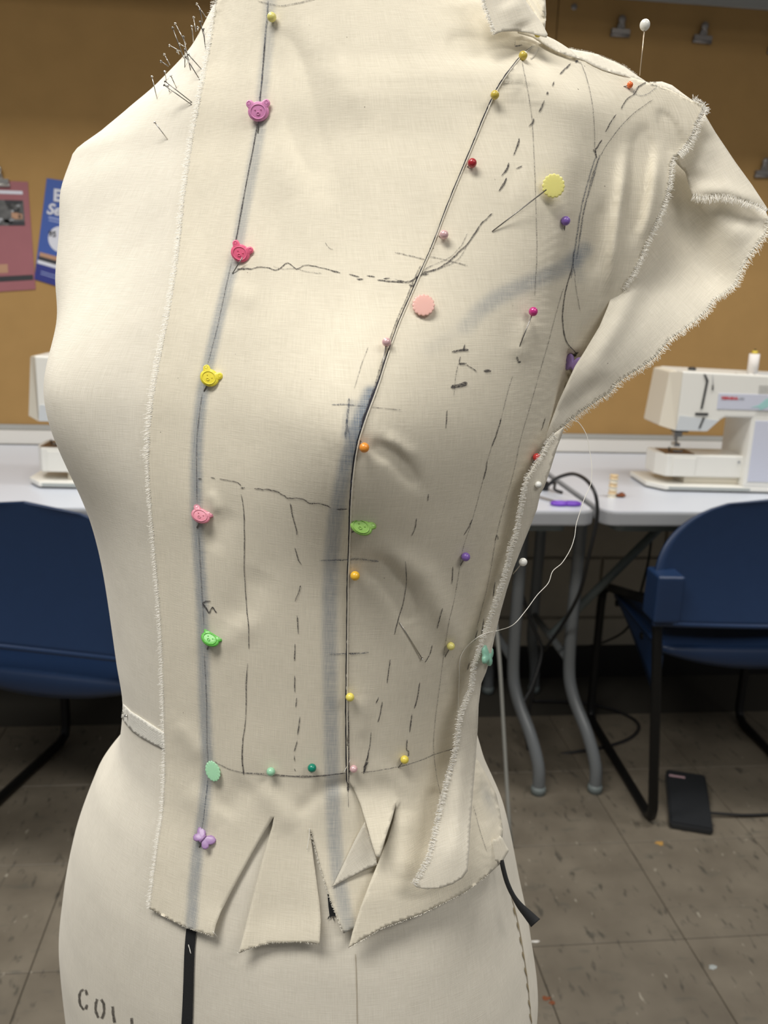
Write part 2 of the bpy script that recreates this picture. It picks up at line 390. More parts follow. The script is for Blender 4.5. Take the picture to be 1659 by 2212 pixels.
M_PINKP = plain('dusty_pink_paper', (.30, .11, .125), .6, nscale=18, namp=.07)
M_BLUEP = plain('blue_paper', (.045, .095, .34), .5)
M_NAVYP = plain('navy_paper', (.028, .035, .20), .5)
M_WHITEP = plain('white_print', (.62, .63, .70), .5)
M_PALE = plain('pale_blue_print', (.30, .36, .62), .5)
M_DARKP = plain('dark_print', (.035, .035, .04), .5)
M_PHOTO = plain('photo_print', (.10, .10, .10), .5, nscale=55, namp=.9)
M_TAN = plain('tan_print', (.42, .24, .15), .5)

# ------------------------------------------------------------------ floor, walls, ceiling
fl = empty('floor'); tag(fl, kind='structure')
X0, X1, Y0, Y1 = -2.0, 2.6, -1.4, D_WALL
mesh_obj('subfloor', *box_geo(X0, Y0, -.06, X1, Y1, -.0035), M_GROUT, fl)
TS = .3048; tile0 = None
nx0 = math.floor((X0-.7755)/TS)+1; ny0 = math.floor((Y0-1.3625)/TS)+1
for i in range(nx0, nx0+14):
    for j in range(ny0, ny0+12):
        x, y = .7755+i*TS, 1.3625+j*TS
        if y+TS > D_WALL or x+TS > X1: continue
        if tile0 is None:
            g = .0007; c = .0012
            v0 = [(g, g, -.003), (TS-g, g, -.003), (TS-g, TS-g, -.003), (g, TS-g, -.003)]
            v1 = [(g, g, -c), (TS-g, g, -c), (TS-g, TS-g, -c), (g, TS-g, -c)]
            v2 = [(g+c, g+c, 0), (TS-g-c, g+c, 0), (TS-g-c, TS-g-c, 0), (g+c, TS-g-c, 0)]
            F = [(0, 1, 5, 4), (1, 2, 6, 5), (2, 3, 7, 6), (3, 0, 4, 7), (4, 5, 9, 8), (5, 6, 10, 9), (6, 7, 11, 10), (7, 4, 8, 11), (8, 9, 10, 11)]
            o = mesh_obj('tile', v0+v1+v2, F, M_TILE, fl); tile0 = o
        else: o = tile0.copy(); COL.objects.link(o); o.parent = fl
        o.location = (x, y, 0)
def stain(x, y, rx, ry, mat, seed):
    P = on_floor(x, y); rr = random.Random(seed); V, F = [], []
    for k in range(14):
        a = 2*math.pi*k/14; q = rr.uniform(.6, 1.15); V.append((P.x+rx*q*math.cos(a), P.y+ry*q*math.sin(a), .0006))
    V += [(P.x, P.y, .0016)]
    F = [(k, (k+1) % 14, 14) for k in range(14)]
    return mesh_obj('dried_splash', V, F, mat, fl)
M_OR = plain('orange_splash', (.42, .24, .06), .7)
stain(1425, 1822, .011, .009, M_OR, 1); stain(1180, 2157, .008, .006, M_RUST, 2); stain(1192, 2166, .007, .005, M_RUST, 3)
stain(1158, 2034, .010, .004, M_LEDGE, 4); stain(1540, 2090, .009, .006, M_GREYRULE, 5)

wb = empty('wall_back', (0, D_WALL, 0)); tag(wb, kind='structure')
def wmesh(name, x0, y0, z0, x1, y1, z1, mat, parent=wb):
    V, F = box_geo(x0, y0-D_WALL, z0, x1, y1-D_WALL, z1); return mesh_obj(name, V, F, mat, parent)
wmesh('wall_core', X0, D_WALL+.012, 0, X1, D_WALL+.12, 2.7, M_MORTAR)
wmesh('plaster_wall', X0, D_WALL+.004, .80, X1, D_WALL+.012, 2.7, M_BLOCK)
blk = None
for r in range(4):
    for k in range(-6, 8):
        x = k*.40+(.2 if r % 2 else 0)
        if x < X0 or x+.4 > X1: continue
        if blk is None:
            g = .004; V, F = box_geo(g, 0, g, .40-g, .012, .2-g)
            bm = bmesh.new(); vs = [bm.verts.new(v) for v in V]; [bm.faces.new([vs[i] for i in q]) for q in F]
            bmesh.ops.recalc_face_normals(bm, faces=bm.faces)
            bmesh.ops.bevel(bm, geom=[e for e in bm.edges if abs(e.verts[0].co.y) < 1e-6 and abs(e.verts[1].co.y) < 1e-6], offset=.003, segments=1, affect='EDGES')
            blk = bm_obj('block', bm, M_BLOCK, wb); o = blk
        else: o = blk.copy(); COL.objects.link(o); o.parent = wb
        o.location = (x, 0, r*.2)
tag(mesh_obj('baseboard_back', *box_geo(X0, D_WALL-.010, 0, X1, D_WALL-.0005, .105), M_BASEB), kind='structure')
tag(mesh_obj('ceiling', *box_geo(X0, Y0, 2.72, X1, D_WALL+.1, 2.8), M_CEIL), kind='structure')
tag(mesh_obj('trim_1', *box_geo(X0, D_WALL-.03, .742, X1, D_WALL, .779), M_LEDGE), kind='structure')

def sbox(x0, y0, z0, x1, y1, z1): return box_geo(x0, y0, z0, x1, y1, z1)
bb = empty('bulletin_board', (0, D_WALL, .78)); tag(bb, 'long brown cork board on the wall behind the sewing tables', 'bulletin board')
def bpart(name, x0, y0, z0, x1, y1, z1, mat):
    V, F = box_geo(x0, y0-D_WALL-.002, z0-.78, x1, y1-D_WALL-.002, z1-.78); return mesh_obj(name, V, F, mat, bb)
bpart('board_panel', -1.85, D_WALL-.012, .795, .7180, D_WALL, 1.969, M_CORK)
bpart('board_panel', .7205, D_WALL-.012, .795, 2.5, D_WALL, 1.969, M_CORK)
tag(bpart('board_trim', -1.85, D_WALL-.018, .7805, 2.5, D_WALL, .7945, M_ALU), 'grey metal trim')
tag(bpart('board_trim', -1.85, D_WALL-.020, 1.9695, 2.5, D_WALL, 2.02, M_ALU), 'grey metal trim')
for x, y in [(1165, 9), (1240, 15), (835+330, 380)][:2]:
    P = on_y(x, y, D_WALL-.012); V, F = lathe_geo([(.0001, .005), (.006, .0045), (.0085, .002), (.009, 0)], 12)
    V = [(P.x+a, P.y-D_WALL-c, P.z-.78+b) for a, b, c in V]; mesh_obj('screw', V, F, M_CLIP, bb, True)
# wall cupboard above the board, out of the frame: it shades the top of the board
cup = empty('wall_cupboard', (.2, D_WALL-.17, 2.02)); tag(cup, 'grey wall cupboard hanging above the cork board, just out of view', 'cupboard')
box('carcass', (-2.0, -.34, .0), (2.2, .168, .55), M_ALU, cup, .002)
for k in range(6):
    o = box('door', (-2.0+k*.7+.004, -.36, .004), (-2.0+(k+1)*.7-.004, -.341, .546), M_ALU, cup, .002)

# bulldog clips
def bulldog(x, y, lean=0, tall=1.0, label=''):
    P = on_y(x, y, D_WALL-.013); e = empty('bulldog_clip', P, 0); e.rotation_euler = (0, lean, 0)
    tag(e, label, 'clip', 'bulldog clips on the cork board')
    V, F = tube_geo([(-.026, -.006, -.008), (.026, -.006, -.008)], .0055, 10); mesh_obj('clip_jaw', V, F, M_CLIP, e, True)
    V, F = box_geo(-.025, -.013, -.006, .025, -.001, .006); mesh_obj('clip_plate', V, F, M_CLIP, e)
    V, F = join_geo([tube_geo(spline([(-.007, -.007, .005), (-.006, -.010, .014), (-.003, -.012, .020), (.003, -.012, .020), (.006, -.010, .014), (.007, -.007, .005)], 4), .0045, 8),
                     sphere_geo((0, -.013, .029), .0105, 12, 8, (1, .6, 1)), box_geo(-.0065, -.012, .0, .0065, -.006, .024)])
    mesh_obj('clip_grip', V, F, M_CLIP, e, True)
    return e
bulldog(1338, 70, 0, label='dull metal bulldog clip on the board, left of the pair above the shoulder')
bulldog(1515, 84, math.radians(2), label='dull metal bulldog clip on the board, right of the pair above the shoulder')
bulldog(1647, 374, math.radians(-2), label='dull metal bulldog clip at the right edge of the picture, above the fabric flap')
bulldog(1676, 108, 0, label='bulldog clip cut off by the right edge of the picture, near its top')

# flyers hanging on the board (local frame: x right, z up, facing -y)
def flyer(name, pts_px, mat, label, Y=D_WALL-.016):
    tl, tr, br, bl = [on_y(x, y, Y) for x, y in pts_px]
    e = empty(name, tl); tag(e, label, 'flyer')
    V = [tl, tr, br, bl]; V = [v-tl for v in V]; V2 = [v+Vector((0, .0015, 0)) for v in V]
    sh = mesh_obj('paper_sheet', V+V2, [(0, 3, 2, 1), (4, 5, 6, 7), (0, 1, 5, 4), (1, 2, 6, 5), (2, 3, 7, 6), (3, 0, 4, 7)], mat, e)
    def quad(nm, u0, v0, u1, v1, m, k=1):   # u,v 0..1 across / down the sheet, a printed patch .2 mm proud
        def q(u, v):
            a = V[0].lerp(V[1], u); b_ = V[3].lerp(V[2], u); return a.lerp(b_, v)+Vector((0, -.0003*k, 0))
        return mesh_obj(nm, [q(u0, v0), q(u1, v0), q(u1, v1), q(u0, v1)], [(0, 3, 2, 1)], m, sh)
    return sh, quad, V
e, q, V = flyer('pink_flyer', [(-46, 388), (60, 393), (77, 625), (-30, 632)], M_PINKP, 'dusty pink flyer with a dark photo collage, hanging at the left edge')
q('print_line', .03, .085, .88, .115, M_WHITEP)
ph = q('printed_picture', .02, .17, .88, .40, M_PHOTO)
r_ = random.Random(3); bits = [(.62, .28, .84, .34, M_TAN), (.50, .17, .86, .20, M_DARKP), (.55, .36, .88, .40, M_DARKP)]
for k in range(22):
    a_, b_ = r_.uniform(.05, .76), r_.uniform(.19, .36); bits.insert(0, (a_, b_, a_+r_.uniform(.04, .12), b_+r_.uniform(.01, .035), r_.choice([M_DARKP, M_PHOTO, M_SLOT, M_GREYP])))
for a in bits:
    q('printed_picture', *a[:4], a[4], 2)
q('printed_panel', .02, .86, .97, .91, M_DARKP); q('printed_picture', .25, .75, .47, .83, M_TAN)
for k in range(6): q('print_line', .58, .44+.05*k, .90, .447+.05*k, M_WHITEP) if k < 0 else None
e, q, V = flyer('blue_flyer', [(101, 385), (215, 402), (192, 640), (74, 603)], M_BLUEP, 'blue flyer with white lettering, tilted, partly behind the form shoulder')
ang = math.atan2(-(V[1].z), V[1].x)
def ftext(s, u, v, size, m, shear=0, bold=0):
    a = V[0].lerp(V[1], u); b_ = V[3].lerp(V[2], u); p = a.lerp(b_, v)
    t = text_geo(s, size, (p.x, -.0012, p.z), (math.pi/2, ang, 0), m, e, 'lettering', .0003, bold, shear=shear); return t
ftext('E', .165, .20, .042, M_WHITEP, bold=.0016)
ftext('Sew', .07, .335, .038, M_WHITEP, .3, .0012)
ftext('with us', .12, .40, .017, M_PALE, .3) if False else None
q('print_line', .12, .36, .8, .375, M_PALE); q('print_line', .13, .39, .8, .40, M_PALE)
cx = V[0].lerp(V[1], .40).lerp(V[3].lerp(V[2], .40), .55); vs = [(cx.x+.034*math.cos(a), -.0004, cx.z+.034*math.sin(a)) for a in [2*math.pi*k/32 for k in range(32)]]
mesh_obj('printed_disc', vs, [tuple(range(32))], M_WHITEP, e)
ftext('95', .16, .545, .020, M_DARKP, bold=.0004)
q('print_line', .2, .57, .65, .578, M_GREYP); q('print_line', .2, .595, .65, .603, M_GREYP)
q('printed_picture', .04, .72, .9, .80, M_TAN); q('printed_picture', .03, .76, .5, .80, M_DARKP, 2)
q('printed_panel', .02, .80, 1.0, .835, M_WHITEP, 2); q('printed_panel', .0, .84, 1.0, 1.0, M_NAVYP)
q('print_line', .1, .90, .95, .907, M_PALE, 2); q('print_line', .1, .925, .95, .932, M_PALE, 2)
bc = bulldog(0, 392, 0, label='shiny bulldog clip holding the pink flyer at the left edge')
for o in bc.children:
    o.data.materials[0] = M_STEEL

# ------------------------------------------------------------------ folding tables
def folding_table(x0, x1, label, inl, inr):
    yf, yb = 1.795, 2.515; e = empty('folding_table', ((x0+x1)/2, (yf+yb)/2, 0)); tag(e, label, 'table', 'white folding tables under the cork board')
    hx, hy = (x1-x0)/2, (yb-yf)/2; r = .035
    def rr(hx, hy, r):
        out = []
        for cx, cy, a0 in ((hx-r, hy-r, 0), (-hx+r, hy-r, 90), (-hx+r, -hy+r, 180), (hx-r, -hy+r, 270)):
            for k in range(7): a = math.radians(a0+15*k); out.append((cx+r*math.cos(a), cy+r*math.sin(a)))
        return out
    prism('tabletop', rr(hx-.004, hy-.004, r), TAB-.012, TAB, M_LAM, e, 'Z')
    tag(prism('edge_band', rr(hx, hy, r), TAB-.033, TAB-.0015, M_TEDGE, e, 'Z', .006, 2), 'rounded grey edge band')
    prism('under_rail', rr(hx-.05, hy-.05, .02), TAB-.058, TAB-.0335, M_TAPR, e, 'Z')
    for sx in (-1, 1):
        ex = sx*hx-(inr if sx > 0 else -inl)
        # one wishbone leg frame at each end: two posts that splay into curved feet
        for sy in (-1, 1):
            pts = spline([(ex, sy*.16, TAB-.06), (ex, sy*.16, .50), (ex, sy*.165, .30), (ex+.008, sy*.19, .22), (ex+.035, sy*.245, .14), (ex+.052, sy*.275, .07), (ex+.055, sy*.28, .012)], 5)
            V, F = tube_geo(pts, .0155, 12); lg = mesh_obj('leg', V, F, M_TLEG, e, True)
            V, F = lathe_geo([(.018, 0), (.0185, .012), (.017, .02)], 12); V = [(a+ex+.055, b_+sy*.28, c) for a, b_, c in V]
            mesh_obj('foot_cap', V, F, M_TAPR, lg, True)
        V, F = tube_geo([(ex, -.165, .30), (ex, .165, .30)], .010, 8); mesh_obj('cross_bar', V, F, M_TLEG, e, True)
        V, F = tube_geo([(ex, 0, .30), (ex-sx*.34, 0, TAB-.06)], .012, 8); mesh_obj('brace', V, F, M_TAPR, e, True)
    return e
folding_table(-1.14, .682, 'white folding table standing behind the dress form', .107, .107)
folding_table(.697, 2.45, 'white folding table on the right under the whole sewing machine', .023, .10)

# ------------------------------------------------------------------ blue stacking chairs (local: x across, y forward, origin between the feet)
def shell_grid(fn, nu, nv):
    V = [fn(i/nu, j/nv) for j in range(nv+1) for i in range(nu+1)]
    F = [(j*(nu+1)+i, j*(nu+1)+i+1, (j+1)*(nu+1)+i+1, (j+1)*(nu+1)+i) for j in range(nv) for i in range(nu)]
    return V, F
def solid(o, th, off=0):
    m = o.modifiers.new('Solidify', 'SOLIDIFY'); m.thickness = th; m.offset = off
def chair(loc, rz, label):
    e = empty('stacking_chair', loc, rz); tag(e, label, 'chair', 'blue sled-base chairs at the tables')
    hw = .285
    def back(a, b_):
        z = .515+b_*.265
        k = max(0, (z-.585)/.195); half = hw*(max(0, 1-k**2.6))**(.42)+.0
        x = (a*2-1)*half; y = .02+.045*(1-(x/hw)**2)-.015*b_-.045*(1-b_)**2.2
        z2 = z-.022*(1-(x/hw)**2)*(1-b_)
        return (x, y, z2)
    o = mesh_obj('backrest', *shell_grid(back, 28, 26), M_CHAIR, e, True); solid(o, .006)
    V, F = tube_geo([back(i/24, 0) for i in range(25)], .006, 8); tag(mesh_obj('backrest_lip', V, F, M_CHAIR, e, True), None)
    for s in (-1, 1):
        o = box('frame_sleeve', (s*.262-.030, -.045, .522), (s*.262+.030, .030, .628), M_CHAIR, e, .008, 3)
    def seat(a, b_):
        x = (a*2-1)*(.225+.0*b_); y = .06+b_*.43; z = .435-.018*(1-(a*2-1)**2)-.02*max(0, b_-.85)/.15-.02*(1-b_)
        x *= 1 if b_ < .9 else 1-(b_-.9)*.6
        return (x, y, z)
    o = mesh_obj('seat', *shell_grid(seat, 16, 16), M_CHAIR, e, True); solid(o, .008)
    def apron(a, b_):
        x = (a*2-1)*.225; return (x, .06+.0*b_-.01*math.sin(b_*3.14), .43-b_*(.055-.04*(a*2-1)**2)+.0)
    o = mesh_obj('seat_rim', *shell_grid(apron, 16, 4), M_CHAIR, e, True); solid(o, .006)
    for s in (-1, 1):
        x = s*.221
        def side(a, b_): return (x-s*.006, .07+a*.36, .425-b_*(.14*(1-a)**1.4+.012))
        o = mesh_obj('seat_side', *shell_grid(side, 10, 4), M_CHAIR, e, True); solid(o, .004)
        pts = [(x+s*.046, .010, .56), (x+s*.032, .006, .40), (x+s*.003, .0, .05), (x, .010, .022), (x, .035, .012), (x, .25, .012), (x, .48, .012), (x, .507, .022), (x, .516, .05), (x, .516, .36), (x, .510, .400), (x, .475, .425), (x+s*.03, .05, .535)]
        dense = []
        for a, b_ in zip(pts[:-1], pts[1:]):
            dense += [Vector(a).lerp(Vector(b_), t) for t in (0, .5)]
        dense.append(Vector(pts[-1]))
        V, F = tube_geo(dense, .0118, 10); mesh_obj('frame_tube', V, F, M_CFRAME, e, True)
    for y, z in ((.20, .395), (.40, .405)):
        V, F = tube_geo([(-.221, y, z), (.221, y, z)], .009, 8); mesh_obj('cross_tube', V, F, M_CFRAME, e, True)
    return e
chair((1.081, 1.712, 0), math.radians(-3.0), 'blue plastic chair with black sled frame tucked under the right table')
chair((-.505, 1.635, 0), math.radians(-16.5), 'blue plastic chair with black sled frame at the left edge, behind the form')

# ------------------------------------------------------------------ sewing machines (local: x right, y back, z up, origin at the left front corner of the base)
def sewing_machine(loc, rz, label, full):
    e = empty('sewing_machine', loc, rz); tag(e, label, 'sewing machine', 'white sewing machines on the folding tables')
    # base plate with the ruler strip
    prism('base_plate', [(-.030, .045), (.004, 0), (.36, 0), (.36, .17), (-.030, .17)], .004, .016, M_SEW, e, 'Z', .003)
    prism('base_foot', [(-.026, .05), (.008, .006), (.355, .006), (.355, .165), (-.026, .165)], 0, .0045, M_SLOT, e, 'Z')
    box('ruler_strip', (.012, -.0012, .0065), (.215, .001, .0125), M_GREYRULE, e)
    # free arm
    prism('free_arm', [(-.010, .055), (.008, .018), (.27, .018), (.27, .12), (-.010, .12)], .034, .089, M_SEW, e, 'Z', .004)
    box('arm_neck', (.06, .03, .014), (.26, .11, .036), M_SEWL, e, .002)
    box('accessory_cover', (.022, .0155, .036), (.078, .019, .082), M_SEW, e, .001)
    prism('needle_plate', [(.004, .028), (.078, .028), (.078, .10), (.004, .10)], .0885, .0905, M_BROWNP, e, 'Z')
    # column
    prism('column', [(.196, .0), (.36, .0), (.36, .15), (.196, .15)], .014, .27, M_SEW, e, 'Z', .006)
    prism('column_gusset', [(.16, .085), (.21, .085), (.21, .125), (.172, .165), (.16, .165)], .02, .13, M_SEW, e, 'Z', .002) if False else None
    # head, front outline in XZ, with the sloping underside beside the arch
    prism('head', [(.012, .150), (.090, .150), (.118, .178), (.130, .186), (.36, .186), (.36, .285), (.012, .292)], .0, .15, M_SEW, e, 'Y', .005, 3)
    tag(prism('side_cover', [(-.018, .158), (.013, .150), (.013, .291), (-.006, .288)], .03, .145, M_SEWL, e, 'Y', .004, 2), 'cream end cover')
    V = [(.012, .0, .151), (.013, .0, .291), (-.006, .031, .287), (-.018, .031, .158), ]
    mesh_obj('side_facet', V, [(0, 1, 2, 3)], M_SEWL, e)
    tag(prism('face_panel', [(.013, .1515), (.089, .1515), (.115, .178), (.024, .187), (.018, .187)], -.0015, .001, M_SEWG, e, 'Y'), 'pale grey panel')
    # thread slots
    prism('thread_slot', [(.064, .287), (.0685, .286), (.077, .272), (.074, .238), (.071, .205), (.0665, .205), (.0695, .24), (.072, .27)], -.0022, .001, M_SLOT, e, 'Y')
    box('thread_slot', (.055, -.003, .1895), (.0865, .001, .195), M_SLOT, e, .001)
    prism('thread_slot', [(.067, .158), (.071, .158), (.079, .184), (.0745, .184)], -.003, .001, M_SLOT, e, 'Y')
    V, F = tube_geo([(.089, -.001, .262), (.090, -.002, .250)], .0018, 8); mesh_obj('thread_guide', V, F, M_SLOT, e, True)
    V, F = tube_geo([(.086, -.0005, .286), (.0895, -.001, .262)], .0007, 6); mesh_obj('thread_guide', V, F, M_GREYP, e, True)
    V, F = lathe_geo([(.009, .291), (.010, .296), (.006, .2985), (.001, .299)], 14); V = [(a+.055, b_+.05, c) for a, b_, c in V]; mesh_obj('pressure_dial', V, F, M_SLOT, e, True)
    # presser bar, foot and needle clamp
    g = [tube_geo([(.040, .060, .152), (.040, .060, .106)], .0038, 10), tube_geo([(.034, .058, .150), (.034, .058, .118)], .0022, 8),
         box_geo(.030, .050, .128, .050, .068, .140), box_geo(.033, .048, .104, .047, .072, .112), box_geo(.028, .040, .0925, .052, .075, .0965)]
    mesh_obj('presser_foot', *join_geo(g), M_STEEL, e)
    mesh_obj('needle_clamp', *join_geo([box_geo(.028, .046, .140, .058, .072, .148), tube_geo([(.050, .058, .143), (.064, .05, .141)], .0022, 8)]), M_SLOT, e)
    V, F = tube_geo([(.022, .05, .0905), (.021, .05, .103)], .0014, 6); mesh_obj('thread_guide', V, F, M_SLOT, e)
    if full:
        box('label_panel', (.106, -.0016, .205), (.30, .001, .243), M_LILAC, e, .001)
        box('label_panel', (.205, -.0016, .03), (.30, .001, .180), M_LILAC, e, .001)
        text_geo('BERNINA', .0098, (.1135, -.0022, .2285), (math.pi/2, 0, 0), M_RED, e, 'lettering', .0002, .00035)
        text_geo('1005', .0075, (.1545, -.0022, .2290), (math.pi/2, 0, 0), M_GREYP, e, 'lettering', .0002)
        prism('printed_bird', [(.188, .2115), (.205, .2165), (.222, .232), (.232, .236), (.232, .214), (.212, .2055), (.207, .2115)], -.0021, -.0015, M_TEAL, e, 'Y')
        prism('top_plate', [(.128, .2868), (.36, .2852), (.36, .287), (.134, .2885)], .004, .10, M_SEWG, e, 'Y')
        text_geo('1  1234', .014, (.150, .016, .2882), (math.radians(8), 0, 0), M_SLOT, e, 'lettering', .0002) if False else None
        for k, (xa, xb) in enumerate(((.152, .160), (.181, .189), (.197, .204))):
            prism('printed_mark', [(xa, .018+.0), (xa+.002, .018), (xb, .042), (xb-.002, .042)], .2888, .2892, M_SLOT, e, 'Z')
        V, F = lathe_geo([(.0025, .285), (.0025, .345)], 8); V = [(a+.214, b_+.07, c) for a, b_, c in V]; mesh_obj('spool_pin', V, F, M_SLOT, e)
        V, F = tube_geo([(.186, .0175, .075), (.1861, .015, .075)], .003, 10); mesh_obj('screw', V, F, M_GREYP, e)
    kids = {o.name.split('.')[0]: o for o in e.children}
    for o in list(e.children):
        b_ = o.name.split('.')[0]
        if b_ in ('thread_slot', 'face_panel', 'label_panel', 'lettering', 'printed_bird', 'printed_mark', 'top_plate', 'pressure_dial', 'side_facet'): o.parent = kids['head']
        elif b_ == 'accessory_cover' or b_ == 'screw': o.parent = kids['free_arm']
        elif b_ == 'ruler_strip': o.parent = kids['base_plate']
    return e
sm = sewing_machine((.921, 1.999, TAB), math.radians(-3.5), 'white sewing machine on the right table, seen almost whole', True)
sewing_machine((-.545, 1.972, TAB), math.radians(-3.0), 'white sewing machine at the left, half hidden behind the form', False)
sp = empty('thread_spool', sm.matrix_basis @ Vector((.214, .07, .2875))); tag(sp, 'white thread spool with a yellow top on the sewing machine', 'thread spool')
mesh_obj('wound_thread', *lathe_geo([(.004, .0), (.0125, .0), (.0125, .046), (.004, .046)], 20), M_SPOOL, sp, True)
tag(mesh_obj('spool_cap', *lathe_geo([(.004, .046), (.0075, .0461), (.006, .053), (.001, .054)], 16), M_YEL, sp, True), 'yellow plastic top')

# ------------------------------------------------------------------ small things on the table
P = on_floor(1322, 1074, TAB); e = empty('bobbin_stack', P); tag(e, 'stack of peach bobbins on the right table', 'bobbins')
for k in range(6):
    V, F = lathe_geo([(.0105, .0), (.0105, .0012), (.0085, .0016), (.0085, .0074), (.0105, .0078), (.0105, .0088)], 18)
    o = mesh_obj('bobbin', [(a, b_, c+k*.0089) for a, b_, c in V], F, M_BOBB if k % 2 else M_BOBE, e, True)
P = on_floor(1340, 1074, TAB); V, F = join_geo([tube_geo([(math.cos(a)*.010, math.sin(a)*.006, .003+.004*math.sin(3*a)**2) for a in [k*.5 for k in range(16)]], .0028, 8), sphere_geo((.003, 0, .006), .006, 10, 8)])
o = mesh_obj('thread_scrap', V, F, M_RUST, None, True); o.location = P; tag(o, 'small rust-brown tangle of thread beside the bobbin stack', 'thread scrap')
P = on_floor(1222, 1092, TAB); e = empty('thread_snips', P); tag(e, 'scissors with purple plastic handles lying on the middle table', 'scissors')
for s in (-1, 1):
    V, F = tube_geo([(s*.014+.0175*math.cos(a), .010*math.sin(a), .0048) for a in [2*math.pi*k/24 for k in range(24)]], .0045, 8, closed=True)
    mesh_obj('handle_ring', V, F, M_PURP, e, True)
    V, F = box_geo(-.0016, 0, .003, .0016, .085, .0055); V = [(-.01+a+s*.003-b_*.45, b_*.8+.005, c) for a, b_, c in V]
    tag(mesh_obj('blade', V, F, M_STEEL, e), 'steel blade')
g = spline([(-.0262, .0, .0045), (-.006, .0, .0052), (.006, .0, .0052), (.0262, 0, .0045)], 4); V, F = tube_geo(g, .0045, 8); mesh_obj('handle_bridge', V, F, M_PURP, e, True)

def cord(name, pts, r, mat, label, cat='cord', n=8, k=6):
    P0 = Vector(pts[0]); V, F = tube_geo(spline([Vector(p)-P0 for p in pts], k), r, n); o = mesh_obj(name, V, F, mat, None, True); o.location = P0
    if label: tag(o, label, cat)
    return o
T_ = lambda x, y, z=TAB+.005: on_floor(x, y, z)
arc = [T_(1178, 1056), on_y(1195, 1038, 1.97), on_y(1215, 1028, 1.93), on_y(1240, 1024, 1.89), on_y(1265, 1036, 1.83), on_y(1283, 1060, 1.785), on_y(1290, 1090, 1.775), on_y(1288, 1130, 1.775), on_y(1272, 1200, 1.79), on_y(1252, 1280, 1.85), on_y(1215, 1350, 1.95), on_y(1180, 1400, 2.02), on_y(1165, 1430, 2.06), Vector((.66, 2.08, .006)), Vector((.80, 2.06, .006)), Vector((.96, 2.12, .006)), Vector((1.02, 2.22, .006)), Vector((.93, 2.33, .006)), Vector((.75, 2.36, .006))]
cord('power_cord', arc, .0042, M_CORD, 'black power cord arching over the gap between the two tables')
e = empty('cord_plug', T_(1172, 1058, TAB)); tag(e, 'black plug and tangled cord end lying on the middle table', 'plug')
box('plug_body', (-.018, -.014, 0), (.012, .014, .022), M_CORD, e, .004)
V, F = tube_geo(spline([(.01, 0, .012), (.025, -.012, .02), (.020, -.03, .008), (.035, -.045, .004)], 5), .0035, 8); mesh_obj('plug_cord', V, F, M_CORD, e, True)
cord('power_cord', [on_y(1409, 1150, 2.2), on_y(1400, 1215, 2.2), on_y(1385, 1275, 2.22), on_y(1375, 1320, 2.3), on_y(1350, 1362, 2.38), on_y(1310, 1385, 2.45), on_y(1275, 1395, 2.5)], .0035, M_CORD, 'thin black cord hanging behind the right chair legs')
cord('power_cord', [on_y(1112, 1235, 2.0), on_y(1130, 1290, 2.0), on_y(1150, 1350, 2.0), on_y(1170, 1405, 2.0), on_y(1150, 1480, 1.97), on_y(1128, 1525, 1.95), on_y(1135, 1570, 1.93), on_y(1142, 1615, 1.93)], .0045, M_CORD, 'black cord looping round the left table leg')
cord('grey_cord', [on_y(1062, 1180, 1.80), on_y(1066, 1290, 1.80), on_y(1074, 1370, 1.79), on_y(1080, 1440, 1.77), on_y(1087, 1560, 1.74), on_y(1094, 1680, 1.70), on_y(1100, 1780, 1.66), on_floor(1102, 1830, .006), on_floor(1060, 1880, .006)], .0042, M_GCORD, 'thin grey cord hanging from the middle table beside the form')
# foot pedal
A, B, Cc, Dd = [on_floor(*p, .022) for p in ((1433, 1668), (1522, 1682), (1549, 1790), (1447, 1772))]
ctrp = (A+B+Cc+Dd)/4; ctrp.z = 0; e = empty('foot_pedal', ctrp); tag(e, 'black sewing machine foot pedal on the floor beside the chair', 'foot pedal')
ang = math.atan2((B-A).y, (B-A).x); wd, dp = .092, (Dd-A).length
bm = bmesh.new(); hw, hd = .048, dp/2
P8 = [(-hw, -hd, 0), (hw, -hd, 0), (hw, hd, 0), (-hw, hd, 0), (-hw, -hd, .018), (hw, -hd, .018), (hw, hd, .034), (-hw, hd, .034)]
vs = [bm.verts.new(p) for p in P8]; [bm.faces.new([vs[i] for i in q]) for q in ((3, 2, 1, 0), (4, 5, 6, 7), (0, 1, 5, 4), (1, 2, 6, 5), (2, 3, 7, 6), (3, 0, 4, 7))]
bmesh.ops.bevel(bm, geom=bm.edges[:], offset=.004, segments=2, affect='EDGES')
bmesh.ops.rotate(bm, verts=bm.verts, cent=(0, 0, 0), matrix=Matrix.Rotation(ang, 3, 'Z')); bm_obj('pedal_body', bm, plain('pedal_black', (.02, .022, .025), .4), e)
bm = bmesh.new(); vs = [bm.verts.new(p) for p in [(-hw+.006, hd-.036, .0337), (-hw+.044, hd-.036, .0337), (-hw+.044, hd-.028, .0345), (-hw+.006, hd-.028, .0345)]]; bm.faces.new(vs)
bmesh.ops.rotate(bm, verts=bm.verts, cent=(0, 0, 0), matrix=Matrix.Rotation(ang, 3, 'Z')); tag(bm_obj('pedal_label', bm, plain('pedal_label', (.45, .30, .33), .5), e), 'small pale label with red print')
cord('pedal_cord', [ctrp+Vector((.030, -.045, .012)), ctrp+Vector((.09, -.05, .008)), ctrp+Vector((.16, -.052, .006)), ctrp+Vector((.40, -.045, .006))], .0035, M_CORD, 'black cord running right from the foot pedal across the floor')

